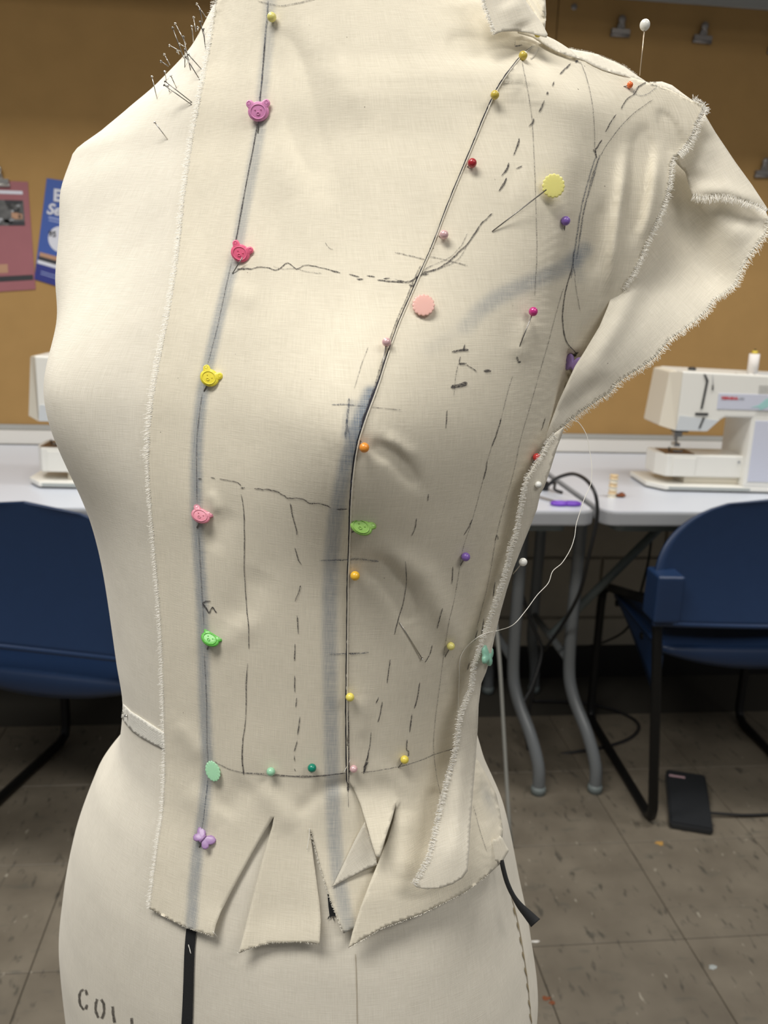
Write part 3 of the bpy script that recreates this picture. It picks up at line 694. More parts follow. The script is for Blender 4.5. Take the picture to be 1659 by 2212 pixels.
# ------------------------------------------------------------------ draped muslin: cloth patches laid over the torso
def resample(poly, step, closed=True):
    out = []; n = len(poly)
    for i in range(n if closed else n-1):
        a, b = poly[i], poly[(i+1) % n]; L = math.hypot(b[0]-a[0], b[1]-a[1]); k = max(1, int(round(L/step)))
        for j in range(k): out.append((a[0]+(b[0]-a[0])*j/k, a[1]+(b[1]-a[1])*j/k))
    if not closed: out.append(tuple(poly[-1]))
    return out
def crom(pts, k=5):
    return [(p.x, p.y) for p in spline([(a, b, 0) for a, b in pts], k)]
def inpoly(P, poly):
    P = np.asarray(P); x, y = P[:, 0], P[:, 1]; r = np.zeros(len(P), bool); n = len(poly)
    for i in range(n):
        x1, y1 = poly[i]; x2, y2 = poly[(i+1) % n]
        if y1 == y2: continue
        c = ((y1 > y) != (y2 > y)) & (x < (x2-x1)*(y-y1)/(y2-y1)+x1); r ^= c
    return r
def dist_poly(P, line):
    """distance to a polyline and the position 0..1 along it"""
    P = np.asarray(P, float); best = np.full(len(P), 1e9); pos = np.zeros(len(P)); n = len(line)-1
    for i in range(n):
        a = np.array(line[i], float); b = np.array(line[i+1], float); d = b-a; t = np.clip(((P-a)@d)/(d@d), 0, 1)
        q = np.hypot(*(P-(a+t[:, None]*d)).T); m = q < best; best[m] = q[m]; pos[m] = (i+t[m])/n
    return best, pos
def side(P, line):
    """signed horizontal distance right of a top-to-bottom polyline"""
    ys = np.array([p[1] for p in line], float); xs = np.array([p[0] for p in line], float); P = np.asarray(P)
    return P[:, 0]-np.interp(P[:, 1], ys, xs)
class TPS:
    def __init__(s, pts, lam=1e-4):
        A = np.array(pts, float); s.c = A[:, :2]/500.; n = len(A); K = s.U(s.c, s.c)+lam*np.eye(n)
        Pm = np.c_[np.ones(n), s.c]; M = np.block([[K, Pm], [Pm.T, np.zeros((3, 3))]])
        s.w = np.linalg.solve(M, np.r_[A[:, 2], 0, 0, 0])
    def U(s, a, b):
        r2 = ((a[:, None]-b[None])**2).sum(-1); return .5*r2*np.log(r2+1e-12)
    def __call__(s, P):
        q = np.asarray(P, float)/500.; return s.U(q, s.c)@s.w[:len(s.c)]+np.c_[np.ones(len(q)), q]@s.w[len(s.c):]
def smooth(x): x = np.clip(x, 0, 1); return x*x*(3-2*x)
def bodyT(P):
    r = [body_t(x, y) for x, y in P]; return np.array([a[0] for a in r]), np.array([a[1] for a in r])
def folds(P, fl):
    h = np.zeros(len(P))
    for line, wd, amp in fl:
        d, s = dist_poly(P, line); h += amp*np.exp(-(d/wd)**2)*np.clip(1.25-abs(2*s-1)**2, 0, 1)
    return h
garment = empty('muslin_bodice', (CTR.x, CTR.y, 1.0)); GL = Vector(garment.location)
tag(garment, 'half-finished calico bodice with pencil lines, pinned over the dress form', 'bodice')
def patch(name, poly, depth, step, mat, label=None, tape=None, uvf=None, th=.0005, parent=None, inner=None):
    """cloth piece: outline + depth rule -> triangulated sheet with real thickness"""
    parent = parent or garment
    bd = resample(poly, step); xs = [p[0] for p in poly]; ys = [p[1] for p in poly]
    gx, gy = np.meshgrid(np.arange(min(xs), max(xs), step), np.arange(min(ys), max(ys), step*.9)); gx = gx+(np.arange(gx.shape[0])[:, None] % 2)*step/2
    G = np.c_[gx.ravel(), gy.ravel()]; G = G[inpoly(G, poly)]; d, _ = dist_poly(G, list(poly)+[poly[0]]); G = G[d > step*.55]
    pts = [Vector(p) for p in bd]+[Vector(p) for p in G]; nb = len(bd)
    r = delaunay_2d_cdt(pts, [(i, (i+1) % nb) for i in range(nb)], [], 0, 1e-4)
    P = np.array([(v.x, v.y) for v in r[0]]); F = np.array([f for f in r[2] if len(f) == 3])
    F = F[inpoly(P[F].mean(1), poly)]
    t = depth(P); V = [at(P[i, 0], P[i, 1], float(t[i])) for i in range(len(P))]
    used = np.unique(F); mp = -np.ones(len(P), int); mp[used] = np.arange(len(used)); F = mp[F]; V = [V[i] for i in used]; P = P[used]
    # face toward the lens
    F = [tuple(int(i) for i in f) for f in F]
    a, b, c = [V[i] for i in F[0]]
    if (b-a).cross(c-a).dot(a-CAM) > 0: F = [(f[0], f[2], f[1]) for f in F]
    o = mesh_obj(name, [v-Vector(parent.location) for v in V], F, mat, parent, True)
    if label: tag(o, label)
    set_uv(o.data, uvf or uv_cyl(parent.location))
    at_ = o.data.attributes.new('tape', 'FLOAT', 'POINT'); at_.data.foreach_set('value', tape(P) if tape else np.zeros(len(P)))
    m = o.modifiers.new('Solidify', 'SOLIDIFY'); m.thickness = th; m.offset = -1
    return o, V, F
def band(P, line, hw, s, pw=4):
    d, pos = dist_poly(P, line); s = np.interp(pos, np.linspace(0, 1, len(s)), s) if isinstance(s, (list, tuple)) else s
    return s*np.exp(-(d/hw)**pw)

PRINCESS = [(1176,92),(1152,99),(1131,116),(1112,138),(1094,162),(1076,190),(1060,222),(1044,258),(1026,302),(1006,350),(984,402),(962,457),(936,526),(915,574),(905,597),(890,632),(876,664),(862,697),(847,738),(833,780),(820,822),(808,856),(795,890),(783,925),(774,955),(766,1000),(760,1055),(757,1110),(755,1180),(752,1245),(751,1310),(750,1400),(749,1500),(749,1600),(751,1690)]
CFB = [(585,-60),(583,0),(578,100),(566,200),(561,280),(546,360),(526,460),(510,550),(490,620),(470,700),(452,780),(437,850),(428,920),(424,1000),(424,1100),(430,1200),(436,1300),(440,1400),(441,1500),(446,1600),(449,1660),(440,1750),(428,1830),(418,1920),(413,2000)]
PRB = [(800,850),(782,890),(765,940),(748,1000),(735,1060),(723,1130),(716,1200),(712,1300),(712,1400),(714,1500),(716,1600),(718,1680),(720,1760),(724,1830),(732,1900),(745,1970),(757,2010)]
ARM = [(1402,178),(1385,192),(1350,225),(1310,290),(1288,330),(1275,380),(1255,450),(1240,510),(1225,580),(1217,640),(1216,690),(1228,735),(1247,768)]
# --- centre front panel
LEFT = [(472,-70),(466,0),(460,50),(451,110),(441,165),(433,200),(424,250),(414,300),(407,350),(397,420),(389,500),(378,590),(368,650),(355,720),(341,790),(329,860),(321,930),(319,990),(322,1060),(328,1130),(334,1200),(340,1270),(346,1350),(350,1430),(352,1510),(355,1600),(355,1680),(350,1760),(339,1830),(330,1900),(322,1963)]
A_POLY = LEFT+[(345,1976),(375,1992),(400,2004),(432,2015),(460,2024),(466,1998),(476,1972),(500,1925),(520,1888),(545,1842),(565,1808),(592,1763),(588,1785),(580,1812),(563,1870),(547,1935),(533,1990),(522,2035),(515,2060),(540,2050),(585,2038),(640,2036),(670,2037),(690,2041),(693,1990),(690,1950),(684,1905),(676,1845),(669,1788),(680,1825),(690,1868),(700,1902),(712,1940),(728,1984),(742,2016),(765,2008),(800,1995),(830,1900),(835,1830),(820,1760),(795,1715),(776,1690)]
A_POLY += [(x+20+8*(y < 900), y) for x, y in PRINCESS[::-1][1:-2]]+[(1176,80),(1180,30),(1175,-70)]
FA = [([(606,60),(632,160),(655,270),(690,400)],38,-.0034),([(660,40),(720,150),(800,260)],42,.0016),([(560,290),(640,420)],50,.0010),
      ([(960,90),(1060,110),(1130,90)],26,-.003),([(480,620),(560,650)],30,.001),([(452,1060),(470,1110)],12,.0012),([(500,1100),(452,1190)],26,-.0012),
      ([(560,1230),(500,1350)],40,-.0014),([(470,1400),(560,1330)],26,.001),([(380,1560),(440,1640)],22,.0012),([(560,1700),(640,1790)],26,.0016),([(700,1700),(640,1760)],18,-.0012),([(760,1690),(700,1705)],14,-.0016),
      ([(480,1760),(540,1690)],30,-.0016),([(405,1700),(470,1790)],26,.0012),([(840,900),(700,960)],40,.001)]
def depA(P):
    t, c = bodyT(P); off = .0026+folds(P, FA)
    L, _ = dist_poly(P, LEFT); off = off+.0012*np.exp(-(L/14)**2)                    # loose cut edge
    sl, _ = dist_poly(P, [(460,2024),(515,2060),(690,2041),(742,2016)]); off = off+.0030*np.exp(-(sl/60)**2)
    for line in ([(592,1763),(547,1935),(515,2060)], [(669,1788),(684,1905),(690,2041)]):
        d, s = dist_poly(P, line); off = off+.0022*s*np.exp(-(d/22)**2)
    return t-np.maximum(off, .0010)/c
def tapeA(P):
    d, _ = dist_poly(P, PRINCESS[20:26])
    return np.clip(band(P, CFB, 13.5, [.30,.36,.42,.46,.52,.60,.62,.62,.64,.60,.58,.58,.55])+band(P, PRB, 17, [.75,.75,.55,.50,.50,.48,.50,.50,.48,.46])+.25*np.exp(-(d/9)**2)*(P[:, 1] > 820)+band(P, [(760,870),(750,900),(746,940)], 9, .3), 0, .8)
pA = patch('bodice_panel', A_POLY, depA, 6.5, M_MUS, 'front panel from the centre line to the curved bust seam', tape=tapeA)
# --- side front panel with the part that reaches past the armhole
tp = []
for x in range(1040, 1300, 26):
    for y in range(130, 790, 44):
        s_ = float(side([(x, y)], ARM)[0]) if y > 178 else -40
        if s_ > -12: continue
        t, n = hit_body(x, y)
        if t is not None and abs(n.dot(ray(x, y).normalized())) > .35: tp.append((x, y, t))
tp += [(1400,180,.492),(1460,200,.496),(1522,232,.501),(1505,280,.499),(1480,320,.500),(1448,390,.497),(1440,430,.498),(1395,530,.501),(1345,630,.505),(1300,690,.508),(1256,764,.510),(1335,330,.484),(1320,450,.486),(1290,570,.492),(1250,700,.499),(1300,150,.4875),(1350,165,.490)]
BT = TPS(tp, 1e-3)
BL_ = [(1080,0),(1100,90),(1130,170),(1180,260),(1215,340),(1215,450),(1195,560),(1180,660),(1195,760),(1195,800)]
B_TOP = [(1176,92),(1190,100),(1202,109),(1228,118),(1254,125),(1278,137),(1302,149),(1350,162),(1375,170),(1400,178),(1420,184),(1445,192),(1471,206),(1495,218),(1524,229)]
FRAY1 = [(1524,231),(1516,250),(1505,270),(1499,292),(1489,310),(1478,322),(1466,336),(1456,340),(1450,360),(1448,390),(1442,420),(1430,455),(1415,490),(1398,525),(1384,560),(1366,595),(1345,625)]
B_RIGHT = [(1338,655),(1318,700),(1300,735),(1286,765),(1262,805),(1240,850),(1216,900),(1194,945),(1166,1000),(1148,1050),(1130,1110),(1115,1165),(1102,1215),(1086,1280),(1070,1340),(1054,1400),(1040,1460),(1028,1520),(1022,1570),(1030,1637),(1056,1683),(1072,1715),(1080,1750),(1087,1792),(1084,1830),(1082,1865)]
B_BOT = [(1060,1885),(1041,1902),(1004,1928),(959,1952),(910,1975),(877,1986),(824,2006),(787,2027),(753,2048),(762,2012),(779,1960),(800,1905),(820,1856),(838,1812),(850,1772),(857,1732),(847,1768),(838,1795),(828,1826),(820,1853),(812,1849),(803,1820),(792,1780),(778,1735),(763,1702)]
B_POLY = PRINCESS[::-1][:-1][::-1][0:0]+B_TOP+FRAY1+B_RIGHT+B_BOT+PRINCESS[::-1][:-1]
T1 = [(751,1690),(763,1702),(778,1735),(792,1780),(803,1820),(812,1849),(820,1853),(828,1826),(838,1795),(847,1768),(857,1734),(810,1700)]
FB = [([(800,962),(850,985),(905,1050)],17,-.0026),([(830,940),(900,990)],16,.0014),([(785,1215),(830,1235),(870,1290),(890,1345)],24,-.0034),([(840,1190),(920,1250),(985,1400)],30,.0024),([(930,1240),(1000,1420)],22,.0012),
      ([(1150,690),(1120,780)],26,.0014),([(780,1500),(782,1600)],16,.0010),([(800,1650),(900,1720)],22,.0010),
      ([(1352,330),(1345,420),(1330,520),(1318,620)],15,.0046),([(1388,290),(1378,400),(1362,500)],20,-.0055),([(1420,330),(1408,430),(1388,520)],15,.003),([(1430,250),(1455,300),(1462,330)],13,-.006),([(1300,440),(1275,600)],14,-.002),
      ([(1060,150),(1130,190)],26,.0012),([(1100,400),(1190,430)],50,.0008),([(880,1750),(870,1900)],26,.003),([(940,1700),(930,1850)],24,-.0025),([(1030,1640),(1060,1850)],14,.001)]
def depB(P):
    t, c = bodyT(P); w_ = smooth((side(P, BL_)+5)/50)*(P[:, 1] < 790); w_ = w_*smooth((790-P[:, 1])/40)
    t = t*(1-w_)+BT(P)*w_; c = c*(1-w_)+.9*w_
    off = .0044+folds(P, FB)
    d, s = dist_poly(P, PRINCESS); off = off+.0006*np.exp(-(d/7)**2)
    hip = smooth((P[:, 1]-1760)/200)*smooth((1000-P[:, 0])/150)*.005; off = off+hip
    m = (side(P, [(857,1732),(847,1768),(838,1795),(828,1826),(820,1853)]) <= .8)&(P[:, 1] > 1692)&(P[:, 1] < 1854.5)&(P[:, 0] > 740)
    off = off+np.where(m, .010*smooth((P[:, 1]-1695)/150), 0)
    return t-np.maximum(off, .0030)/c
SMEAR = [(1262,540),(1240,562),(1205,585),(1160,604),(1110,625),(1070,645),(1035,672),(1008,706)]
def tapeB(P):
    return np.clip(band(P, SMEAR, 19, [.48,.52,.46,.42,.42,.42,.34,.16], 3)+band(P, [(1010,700),(960,735),(925,755)], 16, .09, 2)+band(P, [(1040,1690),(1054,1722),(1068,1758)], 11, [.05,.3,.1], 2)+band(P, [(1245,555),(1252,600)], 12, .2, 2), 0, .7)
pB = patch('bodice_panel', B_POLY, depB, 6.5, M_MUS, 'panel from the bust seam to the armhole and side', tape=tapeB)
# the surface everything is drawn on or pinned to
SV, SF = [], []
for o, V, F in (pA, pB):
    k = len(SV); SV += V; SF += [tuple(i+k for i in f) for f in F]
k = len(SV); SV += [Vector(v) for v in BV]; SF += [tuple(int(i)+k for i in f) for f in BF[:-2]]
SURF = BVHTree.FromPolygons(SV, SF)
def surf_t(x, y):
    t, n = hit_body(x, y, SURF)
    if t is None: t, _ = body_t(x, y); n = -ray(x, y).normalized()
    return t, n
def const_uv(a): return uv_bias(garment.location, a)
# --- big back-armhole flap hanging behind, and its upper turned piece
P3L = [(1420,360),(1400,420),(1375,480),(1355,530),(1335,580),(1326,622),(1314,660),(1295,705),(1262,760),(1243,790),(1225,830),(1207,870),(1190,915),(1176,950),(1162,985),(1150,1015),(1136,1055),(1126,1085)]
P3R = [(1660,470),(1657,500),(1640,525),(1618,555),(1603,580),(1592,612),(1570,632),(1545,645),(1528,672),(1500,695),(1478,712),(1445,735),(1418,770),(1392,790),(1362,808),(1333,828),(1320,848),(1296,862),(1270,880),(1250,895),(1236,905),(1218,922),(1200,938),(1183,960),(1170,985),(1155,1012),(1140,1040),(1132,1070),(1128,1085)]
tp3 = [(1420,370,.524),(1355,530,.513),(1500,400,.520),(1405,495,.512),(1340,622,.503),(1262,760,.491),(1225,830,.487),(1190,915,.486),(1150,1015,.486),(1126,1085,.489),(1660,470,.505),(1592,612,.508),(1500,695,.506),(1418,770,.503),(1333,828,.500),(1236,905,.496),(1170,985,.490),(1480,560,.519),(1400,650,.508),(1560,520,.512),(1300,800,.493),(1655,455,.508)]
F3 = [([(1470,440),(1520,560),(1560,640)],48,-.006),([(1400,560),(1340,690),(1270,800)],24,.004),([(1520,430),(1620,520)],34,.004),([(1450,640),(1330,780)],40,.001),([(1300,820),(1200,900)],16,-.0015)]
T3 = TPS(tp3, 2e-4)
dep3 = lambda P: T3(P)-folds(P, F3)
uvP3 = const_uv(.75)
p3 = patch('armhole_flap', P3L+[(x, y) for x, y in P3R[::-1]]+[(1650,447),(1600,400),(1530,340),(1470,310)], dep3, 7, M_MUS2, uvf=uvP3)
P2B = [(1496,424),(1520,428),(1550,424),(1585,428),(1615,438),(1640,447),(1657,458)]
P2 = [(1440,330),(1455,300),(1486,300),(1500,290),(1512,262),(1522,246),(1545,285),(1590,352),(1625,400),(1659,452)]+P2B[::-1]+[(1488,400),(1480,372)]
tp2 = [(1466,336,.506),(1522,244,.506),(1590,352,.503),(1659,452,.500),(1496,424,.508),(1575,424,.501),(1540,350,.5045)]
T2 = TPS(tp2, 1e-4)
p2 = patch('turned_back_shoulder_flap', P2, lambda P: T2(P)-folds(P, [([(1500,412),(1570,408),(1650,440)],14,.0025),([(1530,300),(1500,380)],26,.002)]), 7, M_MUS2, uvf=const_uv(.5))
# --- side seam allowance standing off the waist as a loose flap
FL_ = [(1200,935),(1181,958),(1171,980),(1152,1009),(1138,1031),(1131,1056),(1127,1081),(1120,1118),(1113,1157),(1102,1183),(1095,1222),(1084,1259),(1069,1302),(1055,1345),(1044,1371),(1036,1400),(1030,1418),(1022,1440),(1018,1483),(1010,1501),(998,1530),(991,1560),(986,1602),(978,1640),(965,1680),(957,1715),(948,1754),(936,1807),(925,1851),(910,1880),(893,1910)]
FR_ = [(1218,922),(1214,940),(1203,969),(1187,1020),(1176,1052),(1167,1067),(1160,1100),(1145,1139),(1127,1183),(1109,1230),(1095,1273),(1082,1320),(1069,1374),(1058,1425),(1050,1452),(1040,1476),(1034,1523),(1032,1573),(1028,1635),(1022,1709),(1018,1760),(1015,1803),(1013,1850),(1010,1882)]
FBOT = [(1000,1896),(978,1910),(950,1919),(921,1921),(900,1917)]
tpf = []
for y in range(940, 1900, 60):
    xl = float(np.interp(y, [p[1] for p in FL_], [p[0] for p in FL_])); xr = float(np.interp(y, [p[1] for p in FR_], [p[0] for p in FR_]))
    tb = min(float(depB(np.array([[xl, y]]))[0]), float(depB(np.array([[xl-25, y]]))[0]), float(depB(np.array([[(xl+xr)/2, y]]))[0]), .56); lift = .0025+.009*min(1, max(0, (y-1100)/500))
    tpf += [(xl, y, tb-lift-.003), ((xl+xr)/2, y, tb-lift+.000), (xr, y, tb-lift+.002+.004*(y > 1550))]
TF = TPS(tpf, 3e-3)
pF = patch('side_seam_flap', FL_+FBOT[::-1]+FR_[::-1], lambda P: TF(P)-folds(P, [([(1090,1290),(1040,1460)],7,.0012),([(1000,1600),(985,1850)],16,.002)]), 6, M_MUS2, uvf=const_uv(.15))
# --- shoulder seam allowances and the turned-over collar piece
def tB(x, y): return float(depB(np.array([[x, y]]))[0])
def strip(name, bottom, top, lift, rise, label=None):
    pts = [(x, y, tB(x, y+3)-lift) for x, y in bottom]+[(x, y, tB(x, y+14)-lift+rise) for x, y in top]
    T_s = TPS(pts, 1e-3); return patch(name, bottom+top[::-1], lambda P: T_s(P), 5, M_MUS2, label, uvf=const_uv(.3))
strip('shoulder_seam_allowance', [(1119,70),(1151,79),(1174,94),(1202,110),(1228,120),(1254,127)], [(1119,66),(1150,68),(1180,77),(1199,86),(1214,95),(1232,107)], .003, .003)
strip('shoulder_seam_allowance', [(1240,124),(1262,130),(1280,140),(1302,150),(1325,157),(1350,164),(1394,178)], [(1228,104),(1250,109),(1270,112),(1290,117),(1305,124),(1330,134),(1350,144),(1375,162),(1396,176)], .0005, .006)
strip('shoulder_seam_allowance', [(1402,180),(1417,188),(1445,196),(1471,209),(1495,221),(1515,228)], [(1404,177),(1430,176),(1452,184),(1477,203),(1495,216),(1524,227)], -.0005, .004)
tc_ = [(x, y, float(depA(np.array([[min(x, 1090), max(y, 60)]]))[0])) for x, y in ((1035,0),(1075,70),(1120,60),(1180,78),(1130,0),(1100,-60),(1030,-60))]
CT = TPS([(x, y, t-(.016 if x < 1100 else .012)) for x, y, t in tc_], 1e-3)
CL = [(1030,-70),(1042,-10),(1048,15),(1056,38),(1064,58),(1068,74)]
pC = patch('turned_down_collar_piece', CL+[(1085,68),(1112,67),(1140,70),(1165,76),(1181,80),(1183,74),(1172,52),(1156,30),(1138,5),(1125,-20),(1110,-70)], lambda P: CT(P)-folds(P, [([(1100,0),(1130,60)],26,.003)]), 6, M_MUS2, uvf=const_uv(.4))
# small folded tab below the waist and the pale selvedge tab at the hip
tA = lambda x, y, o=0: float(depA(np.array([[x, y]]))[0])-o
TT = TPS([(718,1915,tA(718,1915,.0012)),(815,1868,tA(805,1868,.004)),(795,1790,tA(795,1790,.004)),(760,1850,tA(760,1850,.0018))], 1e-4)
patch('folded_tab', [(718,1916),(745,1860),(768,1812),(788,1775),(802,1815),(815,1868),(790,1878),(750,1899)], lambda P: TT(P), 6, M_MUS2, uvf=const_uv(.6))
tq = tB(1070, 1850); patch('selvedge_tab', [(1060,1822),(1066,1813),(1074,1814),(1080,1805),(1086,1812),(1093,1826),(1100,1837),(1091,1852),(1083,1867),(1074,1858),(1064,1862),(1050,1868),(1056,1845)], lambda P: np.full(len(P), tq-.0006)+(P[:, 0]-1062)*.00003, 5, M_MUS2, 'whiter strip of selvedge')
# twill tape round the waist of the form
def on_tree(name, poly, off, mat, step=6, label=None, parent=form, th=.0006, uvf=None):
    def dep(P): t, c = bodyT(P); return t-off/c
    return patch(name, poly, dep, step, mat, label, parent=parent, th=th, uvf=uvf)
on_tree('waist_tape', [(266,1521),(280,1536),(305,1552),(330,1568),(358,1586),(358,1622),(330,1608),(305,1594),(285,1580),(270,1562),(262,1550),(264,1535)], .0007, M_TWILL, 5, 'ribbed white twill tape at the waist')

# ------------------------------------------------------------------ flat ribbons laid on the cloth: pencil, seam shadow, tape
def body_st(x, y):
    t, n = hit_body(x, y)
    if t is None: t, _ = body_t(x, y); n = -ray(x, y).normalized()
    return t, n
def ribbon(name, pts, wpx, mat, parent=garment, lift=.00035, jit=.5, k=4, taper=True, seed=0, straight=False, label=None):
    rr = random.Random(hash((round(pts[0][0]), round(pts[0][1]), seed)) & 0xffff)
    q = resample(pts, 6, False) if straight or len(pts) < 3 else crom(pts, k)
    if len(q) < 3: q = resample(pts, max(2, math.hypot(pts[0][0]-pts[-1][0], pts[0][1]-pts[-1][1])/3), False)
    V, F = [], []; n = len(q); ox = oy = 0
    for i, (x, y) in enumerate(q):
        a, b = q[max(i-1, 0)], q[min(i+1, n-1)]; dx, dy = b[0]-a[0], b[1]-a[1]; L = math.hypot(dx, dy) or 1
        ox = ox*.6+rr.uniform(-jit, jit); px_, py_ = -dy/L, dx/L
        w_ = (np.interp(i/(n-1), np.linspace(0, 1, len(wpx)), wpx) if isinstance(wpx, (list, tuple)) else wpx)*.5*(rr.uniform(.75, 1.2) if jit else 1)
        if taper and (i == 0 or i == n-1): w_ *= .35
        st = body_st if parent is form else surf_t
        t, nn = st(x, y)
        for s in (-1, 1):
            xx, yy = x+px_*(ox+s*w_), y+py_*(ox+s*w_); t2, n2 = st(xx, yy); t2 = min(t2, t+.004) if t2 else t
            V.append(at(xx, yy, t2-lift/max(.35, abs(n2.dot(ray(xx, yy).normalized())) if n2 else 1))-Vector(parent.location))
    F = [(2*i, 2*i+1, 2*i+3, 2*i+2) for i in range(n-1)]
    par = parent
    if parent is garment: par = pA[0] if (pts[0][1] < 1 or side([pts[len(pts)//2]], PRINCESS)[0] < -3) else pB[0]
    o = mesh_obj(name, V, F, mat, par)
    if label: tag(o, label)
    return o
PL = lambda pts, w=2.2, m=M_PEN, **k: ribbon('pencil_line', pts, w, m, **k)
# the dark line in the princess seam, and the folded edge beside it
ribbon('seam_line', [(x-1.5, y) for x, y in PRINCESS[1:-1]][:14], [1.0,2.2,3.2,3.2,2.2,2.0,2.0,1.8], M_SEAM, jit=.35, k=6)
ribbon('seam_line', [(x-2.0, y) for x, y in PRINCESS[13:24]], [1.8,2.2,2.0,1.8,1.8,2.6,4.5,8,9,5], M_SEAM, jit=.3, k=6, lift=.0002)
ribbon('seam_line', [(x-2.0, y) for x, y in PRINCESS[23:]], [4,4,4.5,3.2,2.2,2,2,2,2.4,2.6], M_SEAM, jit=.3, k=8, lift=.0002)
q_ = crom(PRINCESS[1:-1], 5); V, F = tube_geo([at(x+1.2, y, surf_t(x+2, y)[0]-.0002)-GL for x, y in q_], .00038, 6); o = mesh_obj('folded_edge', V, F, M_MUS2, garment, True); set_uv(o.data, uv_cyl(garment.location))
PL([(x-7, y) for x, y in PRINCESS[13:24]], 3, M_PENL); PL([(752,1600),(750,1650),(751,1690),(752,1712)], [2,5,6,2]); PL([(752,1712),(753,1745)], 1.5, M_PENL)
PL([(748,1480),(752,1560),(754,1640),(752,1690)], 2.4)
PL([(579,0),(573,80),(566,160),(560,222)], 3.2, M_PENB); PL([(573,80),(566,170),(561,225)], 2.0)
PL([(556,268),(541,350),(524,436),(509,520),(503,555)], 2.6, M_PEN); PL([(503,555),(484,640),(466,720),(448,790)], 1.6, M_PENL); PL([(437,850),(427,920),(424,1000),(425,1090)], 2, M_PENL); PL([(428,1150),(434,1250),(440,1350)], 1.8, M_PENL); PL([(441,1410),(445,1500),(447,1600),(449,1650)], 1.8, M_PENL); PL([(449,1680),(441,1760),(430,1810)], 1.8, M_PENB)
PL([(556,2),(580,8),(610,12),(650,5),(690,-6)], 2.2, M_PENL)
PL([(512,581),(530,580),(545,581)], 3.2); PL([(545,581),(560,576),(580,577),(600,582),(622,568),(640,581),(660,572),(690,577),(725,587)], 1.7, jit=.9); PL([(590,574),(610,580),(640,580),(670,588),(695,590)], 1.3, M_PENL, jit=.9)
for a, b in [((716,585),(735,590)),((754,592),(776,598)),((792,595),(810,598)),((828,602),(842,600)),((858,605),(876,609)),((770,602),(785,603)),((815,605),(870,610))]: PL([a, b], 2.8, jit=.6)
PL([(876,609),(888,606),(905,595),(918,588),(945,580),(965,568),(985,550),(1005,530),(1022,508),(1040,484),(1052,472),(1063,460)], 2.6, jit=1); PL([(850,602),(880,612),(900,598),(930,575),(960,562),(985,545),(1000,525),(1010,504)], 1.6, M_PENL, jit=1); PL([(930,588),(965,572),(990,560),(1015,520),(1035,492)], 1.5, M_PENL, jit=1)
PL([(884,614),(892,618),(897,612)], 4); PL([(912,592),(926,591)], 5)
PL([(853,545),(885,552),(918,560)], 2.4, M_PENL); PL([(925,553),(965,562),(1010,574)], 2, M_PENL); PL([(702,524),(709,534),(719,539)], 1.3, M_PENL)
PL([(716,874),(750,874),(797,878)], 2.6, M_PENB); PL([(797,878),(835,883),(867,886)], 2, M_PENL); PL([(754,860),(752,885),(748,920),(746,945)], 4, M_PENB); PL([(748,905),(752,935)], 3, M_PENB); PL([(765,840),(780,790),(795,750)], 1.5, M_PENL)
PL([(1112,99),(1128,97)], 2.6); PL([(1113,88),(1112,100)], 1)
for q in [[(1249,130),(1243,134)],[(1233,137),(1222,148)],[(1222,146),(1210,160)],[(1197,176),(1194,186)],[(1184,198),(1181,204)],[(1176,217),(1170,232),(1164,242)],[(1153,255),(1151,264),(1142,273)],[(1122,298),(1119,312),(1109,336)],[(1099,351),(1095,366),(1083,380)],[(1094,384),(1088,398),(1077,413)],[(1128,358),(1115,364)]]: PL(q, 4 if len(q) == 2 else [2, 5, 1.2], jit=.4)
PL([(1128,132),(1137,180),(1147,240),(1152,300),(1155,370),(1158,440),(1160,520),(1159,580),(1155,640)], 1.6, M_PENL, jit=.3); PL([(1254,133),(1268,170),(1279,220),(1284,270),(1285,330)], 1.6, M_PENL, jit=.3)
PL([(1398,176),(1380,186),(1368,203),(1352,218),(1343,236)], 2.6, jit=1); PL([(1376,188),(1368,200),(1385,206),(1408,196),(1420,186),(1404,182)], 1.6, M_PENB, jit=1); PL([(1408,181),(1425,186),(1440,186)], 1.6, M_PENL)
PL([(1331,247),(1318,268),(1308,285)], 2.6); PL([(1301,302),(1290,318),(1286,327),(1290,341)], 3); PL([(1282,322),(1287,330)], 3)
PL([(1288,335),(1278,370),(1262,425),(1250,485),(1240,550),(1234,600)], 3.2, M_PENB, jit=.8); PL([(1296,335),(1280,385),(1268,430),(1256,490),(1246,560)], 2.4, M_PENB, jit=.8); PL([(1410,215),(1375,240),(1340,275),(1312,312),(1290,352),(1274,400)], 2, M_PENL, jit=.7)
PL([(1288,365),(1272,420),(1258,470),(1250,520)], 2, M_PENL, jit=.8); PL([(1236,580),(1224,620),(1217,660),(1216,700),(1224,738),(1238,756),(1247,766)], 2.2, M_PEN, jit=.3); PL([(1242,600),(1248,640),(1254,672)], 1.3, M_PENL); PL([(1241,540),(1238,570),(1244,600)], 2.2, M_PENB)
PL([(1232,765),(1245,768),(1238,770),(1250,762)], 3.5)
PL([(1218,622),(1205,665),(1185,740),(1155,845),(1125,950),(1109,1024),(1077,1139),(1055,1259),(1030,1356)], 1.1, M_PENL, jit=.2, k=10)
PL([(1117,770),(1121,782),(1125,780)], 4); PL([(1108,812),(1096,850),(1083,904)], 1.1, M_PENL, jit=.2); PL([(1083,903),(1074,935),(1062,966)], 2.2); PL([(1062,966),(1053,995)], 1.1, M_PENL); PL([(1053,995),(1050,1015),(1044,1038)], 2.2)
PL([(1044,1038),(1022,1118),(1001,1183),(993,1226),(984,1284),(968,1356),(957,1429),(950,1483),(941,1550),(937,1615),(944,1680),(955,1730)], 1.1, M_PENL, jit=.2, k=10)
